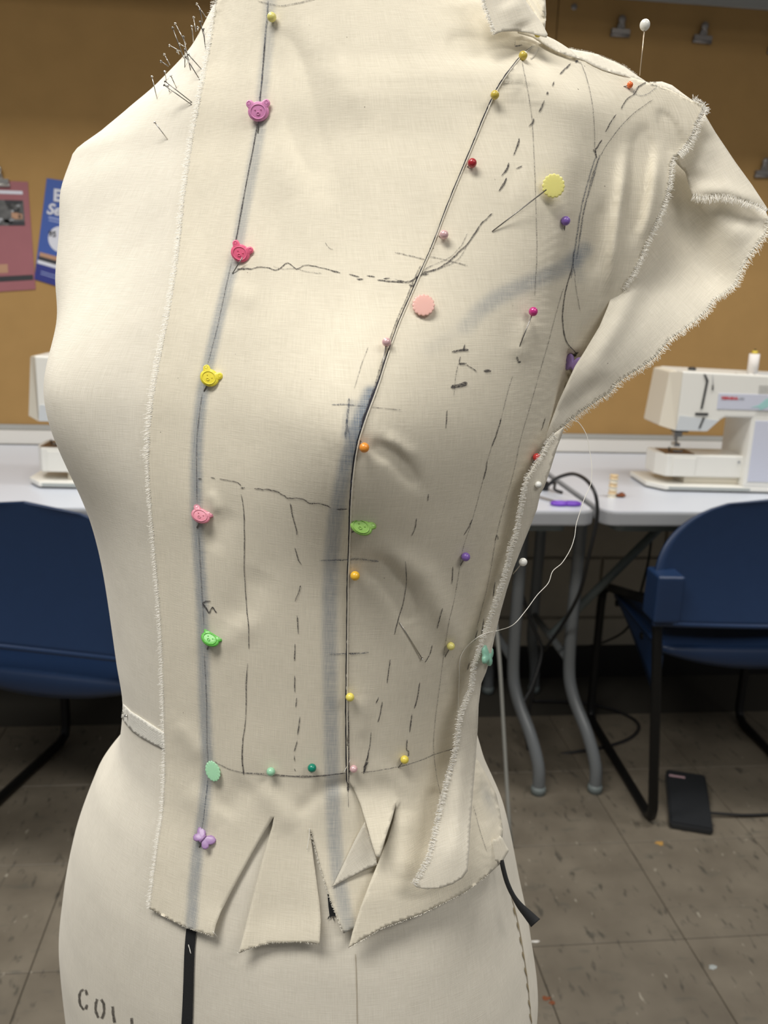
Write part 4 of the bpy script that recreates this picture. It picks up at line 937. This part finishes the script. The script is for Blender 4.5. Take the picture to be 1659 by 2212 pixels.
PL([(427,1034),(436,1034)], 3); PL([(455,1031),(464,1033)], 2.6); PL([(474,1035),(495,1038),(512,1042),(520,1049)], 1.8); PL([(519,1054),(529,1053)], 3)
PL([(549,1056),(560,1057),(572,1057),(590,1060),(603,1065),(615,1073),(625,1076),(655,1078),(668,1088),(695,1090),(715,1097)], 2.4, jit=1); PL([(727,1101),(750,1099)], 3.4)
PL([(521,1068),(527,1105),(528,1180),(528,1240),(533,1310),(537,1360),(537,1402)], 1.7, jit=.5); PL([(535,1432),(532,1480),(531,1550),(525,1595),(523,1640),(526,1674)], [1.2,2.6,1.2,2,3,2], jit=.5)
for q in [[(627,1087),(632,1115),(640,1145),(641,1156)],[(637,1183),(644,1208),(651,1220)],[(649,1264),(645,1280),(637,1299)],[(642,1330),(645,1370)],[(637,1391),(636,1428)],[(636,1459),(637,1496)],[(641,1507),(639,1528)],[(648,1548),(643,1588)],[(642,1600),(635,1624)],[(636,1632),(637,1645)],[(636,1660),(638,1666)]]: PL(q, 2.2, jit=.4)
PL([(976,760),(995,756),(1012,755)], 4.5); PL([(1004,744),(1001,758)], 5); PL([(995,770),(992,780),(994,787)], 2); PL([(990,786),(1008,785)], 5); PL([(1008,787),(1020,795),(1030,803)], 1.6); PL([(1045,801),(1061,801)], 6.5); PL([(974,836),(992,833),(1010,828)], 8, jit=1); PL([(989,788),(985,815),(981,855)], 1.4, M_PENL); PL([(966,886),(965,905),(963,926)], 1.8)
PL([(437,1302),(445,1299),(455,1299)], 2.4); PL([(437,1302),(445,1314),(452,1325)], 3.2); PL([(452,1325),(456,1316),(460,1311)], 2.6); PL([(459,1311),(463,1318),(468,1323)], 3)
PL([(690,1211),(740,1210),(775,1208),(818,1213)], 3.4, M_PENB); PL([(709,1414),(740,1412),(775,1412),(797,1409)], 3, M_PENB); PL([(748,1412),(778,1411)], 2)
for q, w_ in [([(926,1067),(924,1083)],2),([(900,1120),(897,1140),(889,1158)],1.8),([(876,1213),(878,1255),(872,1300),(860,1340),(852,1371)],1.7),([(956,1314),(950,1335),(944,1358)],2),([(934,1394),(928,1415),(918,1431)],1.7),([(843,1425),(840,1450),(836,1476)],2),([(818,1506),(812,1521)],2.4),([(826,1516),(822,1540),(816,1560)],2.2),([(802,1582),(799,1610),(794,1630)],1.5),([(797,1625),(790,1652),(785,1672)],[2,5,3]),([(785,1658),(796,1646)],3.4),([(907,1474),(902,1505),(895,1531)],2.2),([(890,1543),(885,1582)],2.4),([(880,1598),(878,1618),(883,1624),(882,1634)],2.4),([(1021,1122),(1012,1140),(1002,1156)],1.6),([(979,1224),(976,1262)],2),([(1076,1166),(1074,1156),(1070,1168)],1.4),([(1070,1258),(1066,1290)],2),([(1046,1336),(1041,1370)],2),([(1032,1362),(1026,1385)],2),([(1014,1432),(1010,1448)],2),([(1178,902),(1170,930)],1.6)]: PL(q, w_, jit=.35)
PL([(462,1644),(480,1655),(515,1668),(560,1673),(620,1677),(680,1676),(745,1671)], 2.2, M_PENL, jit=.8); PL([(520,1670),(570,1671),(590,1674)], 2, M_PENL); PL([(590,1673),(650,1678),(700,1676),(748,1670)], 1.8, M_PEN, jit=.6)
PL([(780,1669),(820,1665),(862,1656),(905,1643),(945,1628),(985,1616)], 1.9, M_PENL, jit=.8); PL([(1022,1740),(1036,1790),(1052,1840)], 1.4, M_PENL)
# tapes and marks on the form itself
def tape(pts, w_, label=None, lift=.0009, name='style_tape', parent=form): return ribbon(name, pts, w_, M_TAPE, parent, lift, 0, 6, False, label=label)
tape([(418,1985),(413,2010),(409,2060),(407,2120),(405,2180),(402,2240)], [20,22,22,22,23,24], 'black tape down the centre front')
tape([(706,1850),(712,1890),(717,1925),(722,1955),(726,1978)], [16,18,20,26,28], 'black tape end with a ragged cut')
for a, b in [((712,1978),(708,1986)),((720,1980),(722,1990)),((728,1978),(732,1988)),((716,1976),(712,1984)),((733,1970),(736,1978))]: ribbon('frayed_thread', [a, b], 2.2, M_TAPE, form, .001, 0, 3)
for q in [[(180,2137),(173,2143),(171,2157),(174,2172),(181,2181)],[(184,2138),(188,2149)],[(188,2170),(185,2180)],[(210,2158),(206,2170),(207,2186),(212,2198)],[(218,2159),(224,2170),(224,2188),(219,2200)],[(243,2174),(244,2190),(247,2209)],[(284,2199),(285,2216)]]:
    ribbon('stencilled_letter', q, 5.5, M_STENCIL, form, .0004, .5, 4, False)
M_SEAMB = plain('cover_seam', (.50, .44, .34), .9)
ribbon('cover_seam', [(768,2060),(770,2120),(772,2214)], 1.4, M_SEAMB, form, .0004, .15, 8); 
ribbon('cover_seam', [(1105,1935),(1118,1985),(1130,2050),(1140,2120),(1149,2214)], 1.6, M_SEAMB, form, .0004, .2, 8)
for y in (1960, 1992, 2024, 2056, 2090, 2124, 2160, 2190):  # little triangular shadows at the seam stitches, drawn as dark tan ribbons
    x = float(np.interp(y, [1935,1985,2050,2120,2214], [1105,1118,1130,1140,1149])); ribbon('stitch_gap_shadow', [(x-2, y), (x+3, y+20)], [4, .6], plain('stitch_shadow_tan', (.34, .27, .15), .9) if y == 1960 else bpy.data.materials['stitch_shadow_tan'], form, .0006, 0, 3)
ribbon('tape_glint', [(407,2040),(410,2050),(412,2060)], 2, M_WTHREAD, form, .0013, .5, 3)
# hanging tail of black tape at the hip
t0 = tB(1080, 1855); pts = [(1083,1858),(1088,1880),(1095,1905),(1106,1930),(1122,1955),(1140,1975),(1157,1994)]; q = crom(pts, 5); V, F = [], []
for i, (x, y) in enumerate(q):
    s = i/(len(q)-1); a, b = q[max(i-1, 0)], q[min(i+1, len(q)-1)]; L = math.hypot(b[0]-a[0], b[1]-a[1]); nx_, ny_ = -(b[1]-a[1])/L, (b[0]-a[0])/L
    w_ = 4.5+(0 if s < .55 else (s-.55)/.45*8.5); t = min(t0, .562)-.004-.010*s
    for k_ in (-1, 1): V.append(at(x+nx_*w_*k_, y+ny_*w_*k_, t+k_*.0012)-form.location)
o = mesh_obj('hanging_tape_tail', V, [(2*i, 2*i+1, 2*i+3, 2*i+2) for i in range(len(q)-1)], M_TAPE, form, True); solid(o, .0005); tag(o, 'loose black tape tail at the hip')

# ------------------------------------------------------------------ frayed edges
def fringe(line, dep, out, inn, dens, sgn, label='frayed_edge', mat=M_THREAD, parent=garment, r=.00011, lean=.0, lift=.0006, curl=1.5):
    q = resample(line, dens, False); P, meta = [], []
    for i in range(1, len(q)-1):
        for _ in range(2):
            dx, dy = q[i+1][0]-q[i-1][0], q[i+1][1]-q[i-1][1]; L = math.hypot(dx, dy) or 1; nx_, ny_ = -dy/L*sgn, dx/L*sgn
            a = rng.uniform(.35, 1.0)*out*(1.5 if rng.random() < .05 else 1); b = rng.uniform(.3, 1)*inn; l_ = rng.normal(lean, .22); j = rng.uniform(-1, 1)*dens
            x0, y0 = q[i][0]+dx/L*j, q[i][1]+dy/L*j; tx, ty = nx_+dx/L*l_, ny_+dy/L*l_; c_ = rng.normal(0, curl)
            for s, w_ in ((-b, 0), (0, 0), (a*.55, c_*.5), (a, c_*1.3)): P.append((x0+tx*s+dx/L*w_, y0+ty*s+dy/L*w_))
            meta.append((rng.uniform(.4, 1.6), rng.uniform(0, 1.5)))
    t = dep(np.array(P)); gs = []
    for k_, (lf, wob) in enumerate(meta):
        pts = [at(*P[4*k_+m_], float(t[4*k_+m_])-lift*lf-(.0006*wob if m_ > 1 else 0))-parent.location for m_ in range(4)]
        gs.append(tube_geo(pts, [r, r, r, r*.7], 3, caps=False))
    o = mesh_obj(label, *join_geo(gs), mat, parent); tag(o, None, kind='stuff'); return o
def depLeft(P): t, c = bodyT(P); return t-.0036/c
fringe(LEFT[:18], depLeft, 12, 4, 2.0, 1, mat=M_WTHREAD, lean=.3, lift=.0002, curl=.8, r=.00010)
fringe(LEFT[17:], depLeft, 9, 3, 2.6, 1, mat=M_WTHREAD, lean=.3, lift=.0002, curl=.8, r=.00010)
fringe([(322,1963),(345,1976),(400,2004),(460,2024)], depA, 2.5, 1, 5, -1)
fringe([(515,2060),(540,2050),(585,2038),(640,2036),(690,2041)], depA, 4, 1, 6, -1); fringe([(669,1788),(690,1868),(712,1940),(742,2016)], depA, 3, 1, 5, 1)
fringe(FRAY1[:7], depB, 13, 9, 1.6, -1, mat=M_WTHREAD, curl=2.5); fringe(FRAY1[7:], depB, 10, 5, 1.9, -1, mat=M_WTHREAD, curl=2)
fringe([(1496,212),(1510,222),(1524,229),(1524,240)], depB, 9, 5, 1.4, -1, mat=M_WTHREAD, curl=3)
fringe(P3R, dep3, 12, 8, 2.0, -1, curl=2.2); fringe(P2B, lambda P: T2(P)-.001, 14, 8, 1.7, 1, mat=M_WTHREAD, curl=1.2)
fringe(FL_, lambda P: TF(P), 7, 9, 2.2, 1, mat=M_WTHREAD, curl=1.0, lean=.2, lift=.0009); fringe(CL[1:], lambda P: CT(P), 8, 4, 1.8, 1, mat=M_WTHREAD)
fringe([(753,2048),(824,2006),(910,1975),(1004,1928),(1060,1885)], depB, 2, 1, 5, 1)
# fuzz standing along the shoulder edges
fringe(B_TOP[9:], depB, 3.5, 1, 2.2, -1, r=.00005, curl=2); fringe([(1228,104),(1270,112),(1305,124),(1350,144),(1375,162)], lambda P: BT(P), 3.5, 1, 2.2, -1, r=.00005, curl=2)

# ------------------------------------------------------------------ pins
def ball_mat(name, col, pearl=False):
    return plain(name, col, .22 if pearl else .3, coat=.6 if pearl else .2, spec=.6, metal=.15 if pearl else 0, sss=.0)
BM = {k_: ball_mat('pin_'+k_, c_, p_) for k_, c_, p_ in [('pale_yellow', (.78,.72,.22), 0), ('mustard', (.62,.48,.07), 0), ('yellow', (.80,.66,.10), 0), ('lemon', (.86,.74,.14), 0), ('orange', (.90,.33,.04), 0), ('red_orange', (.80,.16,.03), 0),
      ('white', (.80,.80,.76), 0), ('red', (.42,.02,.03), 0), ('pearl_pink', (.78,.50,.52), 1), ('violet', (.24,.13,.48), 0), ('magenta', (.62,.04,.26), 1), ('amber', (.90,.52,.04), 0), ('teal', (.0,.23,.15), 0), ('mint', (.34,.66,.44), 0), ('scarlet', (.72,.05,.05), 0)]}
def shaft(a, b, parent, r=.00032, mat=M_DSTEEL):
    V, F = tube_geo([a-parent.location, b-parent.location], [r, r*.85], 8); return mesh_obj('shaft', V, F, mat, parent, True)
def ball_pin(x, y, rpx, mat, label, tip=None, lift=.0008, tip_in=True, t=None, oval=1, steel=M_DSTEEL, tt=None):
    ts, n = surf_t(x, y)
    if t is None: t = ts-(rpx/FPX*ts)*1.02-lift
    r = rpx/FPX*t; C_ = at(x, y, t); e = empty('ball_pin', C_); tag(e, label, 'pin', 'ball-headed pins in the bodice')
    V, F = sphere_geo((0, 0, 0), r, 24, 14, (1, 1, oval)); mesh_obj('head', V, F, BM[mat], e, True)
    if tip is None:
        E_ = at(x, y, ts+.006)+Vector((.002, 0, -.003))
    else:
        te, ne = surf_t(*tip); te = te if tt is None else tt; E_ = at(*tip, te+(.0006 if tip_in else -.0004))
    shaft(C_, E_, e, mat=steel); return e
def stub(x, y, px_, py_): return (px_, py_)
ball_pin(587,37,10,'pale_yellow','pale yellow ball pin at the neck on the centre front line',(580,30))
ball_pin(1130,120,9.5,'mustard','mustard ball pin at the top of the princess seam',(1121,126))
ball_pin(1069,205,9.5,'mustard','mustard ball pin second down the princess seam, above the dark red pin',(1061,200))
ball_pin(1190,99,9,'yellow','yellow ball pin tucked in the shoulder seam',(1190,112))
ball_pin(1162,72,8,'yellow','yellow ball pin half hidden under the collar fold',(1165,85),t=CT(np.array([[1150,72]]))[0]+.008)
ball_pin(1361,183,6.5,'red_orange','tiny orange ball pin near the tip of the shoulder',(1345,188),oval=1.1)
ball_pin(1393,54,11,'white','white ball pin standing straight up from the shoulder tip',(1382,163),t=.487,tt=.489,oval=1.1,steel=plain('pin_warm_steel', (.60,.50,.38), .35, metal=.7))
ball_pin(1020,352,10,'red','dark red ball pin beside the princess seam on the upper chest',(1008,362))
ball_pin(959,507,10,'pearl_pink','pearly pink ball pin right of the seam, below the dark red one',(938,514))
ball_pin(1222,477,10,'violet','violet ball pin near the armhole pencil line',(1219,499))
ball_pin(1152,673,10,'magenta','magenta ball pin with a long bare shaft pointing down',(1116,764),lift=.004)
ball_pin(835,739,10,'pearl_pink','pearly pink ball pin with its shaft lying down the bust seam',(820,826),lift=.0025)
ball_pin(787,967,11,'orange','orange ball pin under the bust',(777,950))
ball_pin(767,1244,10.5,'amber','amber yellow ball pin on the seam below the green bear pin',(752,1244))
ball_pin(756,1506,9.5,'lemon','lemon yellow ball pin on the seam above the waist',(748,1504))
ball_pin(1006,1203,9.8,'violet','violet ball pin on the side panel, level with the ribs',(994,1223))
ball_pin(974,1396,8.8,'pale_yellow','pale yellow ball pin on the side panel above the waist',(960,1421))
ball_pin(874,1641,9.2,'yellow','yellow ball pin on the waist line of the side panel',(859,1660))
ball_pin(764,1661,8.5,'pearl_pink','small pearly pink ball pin at the foot of the seam on the waist line',(752,1668))
ball_pin(674,1659,9.5,'teal','dark teal ball pin on the waist line',(672,1670))
ball_pin(585,1667,9.5,'mint','mint green ball pin on the waist line',(582,1676))
tf = float(TF(np.array([[1110,1238]]))[0])
ball_pin(1130,1214,9,'white','white ball pin sticking out past the side seam flap',(1108,1240),t=tf-.002,tt=tf+.002,steel=M_STEEL)
ball_pin(1163,1047,7.5,'white','white ball pin half hidden behind the side seam allowance',(1150,1060),t=float(TF(np.array([[1163,1047]]))[0])-.001,tt=float(TF(np.array([[1150,1060]]))[0])+.002)
ball_pin(1160,988,9,'scarlet','red ball pin nearly hidden behind the fold of the side flap',(1150,1000),t=min(float(T3(np.array([[1160,988]]))[0])+.003, tB(1150,988)-.002))
# plain steel pins
def steel_pin(hx, hy, ex, ey, label, dt=-.002, base=None, hr=.0008, mat=M_STEEL, flat=False, grp='steel pins stuck in the left shoulder'):
    te, n = surf_t(ex, ey); te = te if base is None else base; th_, _ = surf_t(hx, hy)
    t_h = te+dt
    if flat: t_h = th_-.0012; te -= .0006
    A_, B_ = at(hx, hy, t_h), at(ex, ey, te+(.0 if flat else .0005)); e = empty('dressmaking_pin', A_); tag(e, label, 'pin', grp)
    d = (A_-B_).normalized(); shaft(A_, B_, e, r=.00030, mat=mat)
    a = d.orthogonal().normalized(); b = d.cross(a); V, F = lathe_geo([(hr*.5, -.0003), (hr, -.0001), (hr, .0002), (hr*.6, .0005)], 12)
    V = [a*v[0]+b*v[1]+d*v[2] for v in V]; mesh_obj('head', V, F, mat, e, True); return e
K = 180/1244
SP = [(865,60,1000,255,'topmost steel pin of the shoulder cluster, leaning left'),(912,145,950,340,'steel pin just below the topmost, nearly upright'),(915,325,975,560,'steel pin against the fabric edge in the upper cluster'),(962,435,997,745,'steel pin nearest the frayed edge at the top'),(818,260,848,470,'upright steel pin against the dark board, left of the topmost pair'),(790,392,815,640,'short upright steel pin in the upper cluster'),(880,412,880,455,'steel pin head barely above the shoulder line'),
      (543,352,705,660,'long bright steel pin leaning right in the middle cluster'),(505,415,672,875,'longest dark steel pin in the middle cluster'),(665,550,775,1060,'steel pin running down the shoulder from the middle cluster'),(458,680,632,770,'bright steel pin lying low to the left of the cluster'),(608,660,692,700,'short bright steel pin peeking over the shoulder line'),(690,740,685,1015,'steel pin pushed in vertically in the middle cluster'),(575,768,600,810,'small blurred pin head on the shoulder line'),
      (380,812,462,970,'bright steel pin leaning over the lower shoulder line'),(330,918,440,990,'dark steel pin lowest on the shoulder line'),(740,815,940,1040,'dark steel pin lying toward the frayed edge, upper of the two'),(700,850,915,1200,'dark steel pin lying toward the frayed edge, longer of the two'),(388,1070,408,1200,'steel pin whose head stands on the shoulder outline'),(195,1145,275,1485,'pale steel pin farthest left on the shoulder'),(480,1135,565,1320,'pale steel pin in the middle of the shoulder'),
      (395,1215,802,1535,'upper of the two parallel dark pins lying on the shoulder'),(380,1270,800,1572,'lower of the two parallel dark pins lying on the shoulder'),(435,1278,455,1370,'short faint steel pin beside the two parallel dark pins'),(240,1830,440,2095,'lone steel pin lowest on the left shoulder')]
DK = {1, 2, 3, 8, 9, 12, 15, 16, 17, 21, 22}
for i, (a, b, c_, d_, lab) in enumerate(SP):
    steel_pin(300+a*K, b*K, 300+c_*K, d_*K, lab, dt=-.004 if i not in (0, 4, 6, 7, 10, 11, 13, 14, 15) else .002, mat=M_DSTEEL if i in DK else M_STEEL)
steel_pin(912,1423,863,1344,'plain steel pin lying on the side panel above the waist',flat=True,grp='steel pins on the side panel')
steel_pin(272,1546,278,1552,'pin head in the waist tape on the far left of the form',dt=-.0015,hr=.0011,grp='steel pins in the waist tape')

# novelty pins: flat moulded heads
def head_frame(x, y, rot, lay, lift, hover=.0):
    t, n = surf_t(x, y); n = (n*.45-ray(x, y).normalized()*.55+Vector((0, 0, lay))).normalized(); up = _u-n*_u.dot(n); up.normalize(); rt = up.cross(n)
    a = math.radians(rot); X = rt*math.cos(a)-up*math.sin(a); Y = rt*math.sin(a)+up*math.cos(a)
    o = at(x, y, t)+n*(.0009+hover); return o, X, Y, n
def flat_head(name, x, y, wpx, outline, mat, label, rot=0, lay=0, hover=0, th=.16, extra=None, tip=None, cat='pin', grp=None, hw=None, sx=1, sy=1, dome=.012):
    o_, X, Y, n = head_frame(x, y, rot, lay, .001, hover); t, _ = surf_t(x, y); sc = wpx/FPX*t
    e = empty(name, o_); tag(e, label, cat, grp)
    f_ = lambda p, z: (X*(p[0]*sx)+Y*(p[1]*sy)+n*z)*sc
    m_ = len(outline); V = []; 
    for s, z in ((.94, 0), (1, th*.3), (1, th*.6), (.95, th*.9), (.86, th), (.5, th+dome), (.15, th+dome*1.2)):
        V += [f_((p[0]*s, p[1]*s), z) for p in outline]
    F = [(i*m_+k_, i*m_+(k_+1) % m_, (i+1)*m_+(k_+1) % m_, (i+1)*m_+k_) for i in range(6) for k_ in range(m_)]
    F += [tuple(range(m_-1, -1, -1)), tuple(6*m_+k_ for k_ in range(m_))]
    hd_ = mesh_obj('head', V, F, mat, e, True)
    if extra:
        for nm, (V2, F2) in extra: mesh_obj(nm, [f_((v[0], v[1]), v[2]+th) for v in V2], F2, mat, hd_, True)
    if tip:
        ps = [tip] if isinstance(tip[0], (int, float)) else tip
        te, _ = surf_t(*ps[-1]); s0 = e.location-n*.0002+Vector((0, 0, -.001)) if len(ps) == 1 else at(*ps[0], surf_t(*ps[0])[0]-.0035-hover)
        shaft(s0, at(*ps[-1], te-.0003), e)
    return e
def bear_outline(n_=84):
    out = []
    for k_ in range(n_):
        a = 2*math.pi*k_/n_; d = Vector((math.cos(a), math.sin(a))); r = 1/math.sqrt((d.x/.46)**2+(d.y/.40)**2)
        for sx_ in (-1, 1):
            c_ = Vector((sx_*.36, .31)); R_ = .165; b_ = d.dot(c_); disc = b_*b_-(c_.dot(c_)-R_*R_)
            if disc > 0 and b_ > 0: r = max(r, b_+math.sqrt(disc))
        out.append((d.x*r, d.y*r))
    return out
BEAR = bear_outline()
BX = [('face_rim', tube_geo([(.33*math.cos(a), .29*math.sin(a)-.02, .012) for a in [2*math.pi*k_/28 for k_ in range(28)]], .030, 6, closed=True)),
      ('eye', sphere_geo((-.13, .06, .03), .028, 10, 6)), ('eye', sphere_geo((.13, .06, .03), .028, 10, 6)),
      ('muzzle', tube_geo([(.07*math.cos(a), .055*math.sin(a)-.10, .03) for a in [2*math.pi*k_/16 for k_ in range(16)]], .018, 6, closed=True)),
      ('ear_rim', tube_geo([(-.38+.075*math.cos(a), .34+.075*math.sin(a), .0) for a in [2*math.pi*k_/14 for k_ in range(14)]], .016, 6, closed=True)),
      ('ear_rim', tube_geo([(.38+.075*math.cos(a), .34+.075*math.sin(a), .0) for a in [2*math.pi*k_/14 for k_ in range(14)]], .016, 6, closed=True))]
pm = lambda nme, c_: plain(nme, c_, .38, coat=.1, sss=.25)
G_ = 'bear-head pins on the bodice'
flat_head('bear_pin', 561,243,50,BEAR,pm('lilac_pink_plastic',(.70,.28,.52)),'lilac-pink bear-head pin, topmost on the centre front line',0,0,.0008,extra=BX,tip=(557,287),grp=G_)
flat_head('bear_pin', 522,548,46,BEAR,pm('hot_pink_plastic',(.86,.16,.29)),'hot pink bear-head pin with its shaft pointing down left, at the upper bust line',26,-.1,.001,extra=BX,tip=[(524,556),(502,591)],grp=G_)
flat_head('bear_pin', 455,818,46,BEAR,pm('yellow_plastic',(.85,.73,.06)),'yellow bear-head pin at bust level on the centre front',32,.1,.0006,extra=BX,grp=G_,tip=(440,845))
flat_head('bear_pin', 436,1117,48,BEAR,pm('rose_plastic',(.70,.26,.34)),'rose pink bear-head pin below the bust on the centre front',28,.45,.0006,extra=BX,grp=G_,sy=.82,tip=(425,1140))
flat_head('bear_pin', 456,1384,48,BEAR,pm('green_plastic',(.12,.50,.07)),'bright green bear-head pin on the centre front above the waist',32,.65,.0006,extra=BX,grp=G_,sy=.78,tip=(447,1402))
flat_head('bear_pin', 780,1141,55,BEAR,pm('olive_green_plastic',(.25,.46,.10)),'olive green bear-head pin on the princess seam under the bust',30,.6,.0008,extra=BX,grp=G_,tip=(760,1150),sy=.8)
def flower(n_=192, lobes=16, a_=.045): return [((.48+a_*abs(math.cos(lobes/2*t_)))*math.cos(t_), (.48+a_*abs(math.cos(lobes/2*t_)))*math.sin(t_)) for t_ in [2*math.pi*k_/n_ for k_ in range(n_)]]
flat_head('flower_pin', 1189,405,48,flower(),pm('pale_yellow_plastic',(.86,.80,.28)),'large pale yellow flower-head pin with a long shaft on the chest',0,0,.004,th=.07,dome=.005,tip=[(1180,410),(1063,500)],grp='flower-head pins')
flat_head('flower_pin', 914,663,47,flower(),pm('pale_pink_plastic',(.86,.50,.44)),'pale pink flower-head pin just below the bust seam crossing',0,.15,.0012,th=.07,dome=.005,tip=(890,657),grp='flower-head pins')
flat_head('flower_pin', 462,1665,44,flower(),pm('pale_mint_plastic',(.34,.62,.40)),'pale mint flower-head pin at the waist on the centre front',-25,.15,.0012,th=.07,dome=.01,sx=.68,grp='flower-head pins',tip=(450,1660))
BF_ = [(0,.10),(.06,.26),(.16,.40),(.30,.46),(.42,.40),(.47,.26),(.43,.10),(.34,.01),(.40,-.10),(.38,-.24),(.28,-.33),(.16,-.30),(.07,-.18),(0,-.22)]
BFL = BF_+[(-x, y) for x, y in BF_[::-1][1:-1]]; BFL = [BFL[i] for i in range(len(BFL))]
BODYX = [('butterfly_body', tube_geo([(0, -.2, .03), (0, .0, .06), (0, .2, .03)], .05, 8))]
flat_head('butterfly_pin', 441,1815,54,BFL,pm('mauve_plastic',(.36,.22,.44)),'mauve butterfly-head pin below the waist on the centre front',38,.5,.0010,th=.12,extra=BODYX,tip=(430,1830),sy=.8,grp='butterfly-head pins')
def side_pin(x, y, t, outline, w_, m_, lab, rot, turn, name):
    e = empty(name, at(x, y, t)); tag(e, lab, 'pin', 'novelty pins at the side seam'); n = -ray(x, y).normalized(); n = (n*math.cos(turn)+_r*math.sin(turn)).normalized()
    up = (_u-n*_u.dot(n)).normalized(); rt = up.cross(n); a = math.radians(rot); X = rt*math.cos(a)-up*math.sin(a); Y = rt*math.sin(a)+up*math.cos(a); sc = w_/FPX*t; k_ = len(outline)
    V = []
    for s, z in ((.95, -.06), (1, -.02), (1, .05), (.93, .09), (.4, .11)): V += [(X*p[0]*s+Y*p[1]*s+n*z)*sc for p in outline]
    F = [(i*k_+j, i*k_+(j+1) % k_, (i+1)*k_+(j+1) % k_, (i+1)*k_+j) for i in range(4) for j in range(k_)]+[tuple(range(k_-1, -1, -1)), tuple(4*k_+j for j in range(k_))]
    mesh_obj('head', V, F, m_, e, True); shaft(e.location, at(x-14, y+12, t+.006), e); return e
side_pin(1052,1419,float(TF(np.array([[1052,1419]]))[0])-.0012,BFL,52,pm('sea_green_plastic',(.28,.55,.42)),'sea green butterfly-head pin seen edge-on at the side seam',18,1.05,'butterfly_pin')
side_pin(1238,788,BT(np.array([[1238,765]]))[0]-.001,BFL,46,pm('lavender_plastic',(.40,.27,.62)),'lavender butterfly-head pin half hidden where the armhole meets the flap',25,-.75,'butterfly_pin')
# loose sewing thread
th = [(1237,904,.496),(1252,915,.498),(1267,940,.499),(1273,970,.500),(1278,1005,.50),(1276,1045,.50),(1262,1078,.499),(1255,1100,.498),(1245,1132,.497),(1241,1160,.496),(1232,1187,.495),(1214,1216,.494),(1194,1234,.493),(1184,1260,.492),(1160,1286,.490),(1135,1320,.489),(1108,1350,.488),(1076,1362,None),(1050,1368,None),(1030,1378,None),(1006,1400,None),(994,1424,None),(992,1470,None),(990,1530,None),(988,1590,None),(987,1614,None)]
tp_ = []
for x, y, t in th:
    if t is None:
        t = min(surf_t(x, y)[0], float(TF(np.array([[x, y]]))[0]) if 1015 < x < 1080 else 9)-.0022
    tp_.append(at(x, y, t))
o = cord('loose_thread', tp_, .0002, M_WTHREAD, 'long loose cream thread trailing from the flap down to the waist', 'thread', 6, 8)
for q in [[(756,1642),(750,1655),(743,1668)], [(669,1790),(667,1812),(663,1835)], [(470,2025),(460,2012)], [(1050,1372),(1042,1390),(1040,1410)]]:
    pts = [at(x, y, surf_t(x, y)[0]-.0015)-GL for x, y in q]; V, F = tube_geo(spline(pts, 5) if len(pts) > 2 else pts, .00018, 5); mesh_obj('stray_thread', V, F, M_WTHREAD, garment, True)
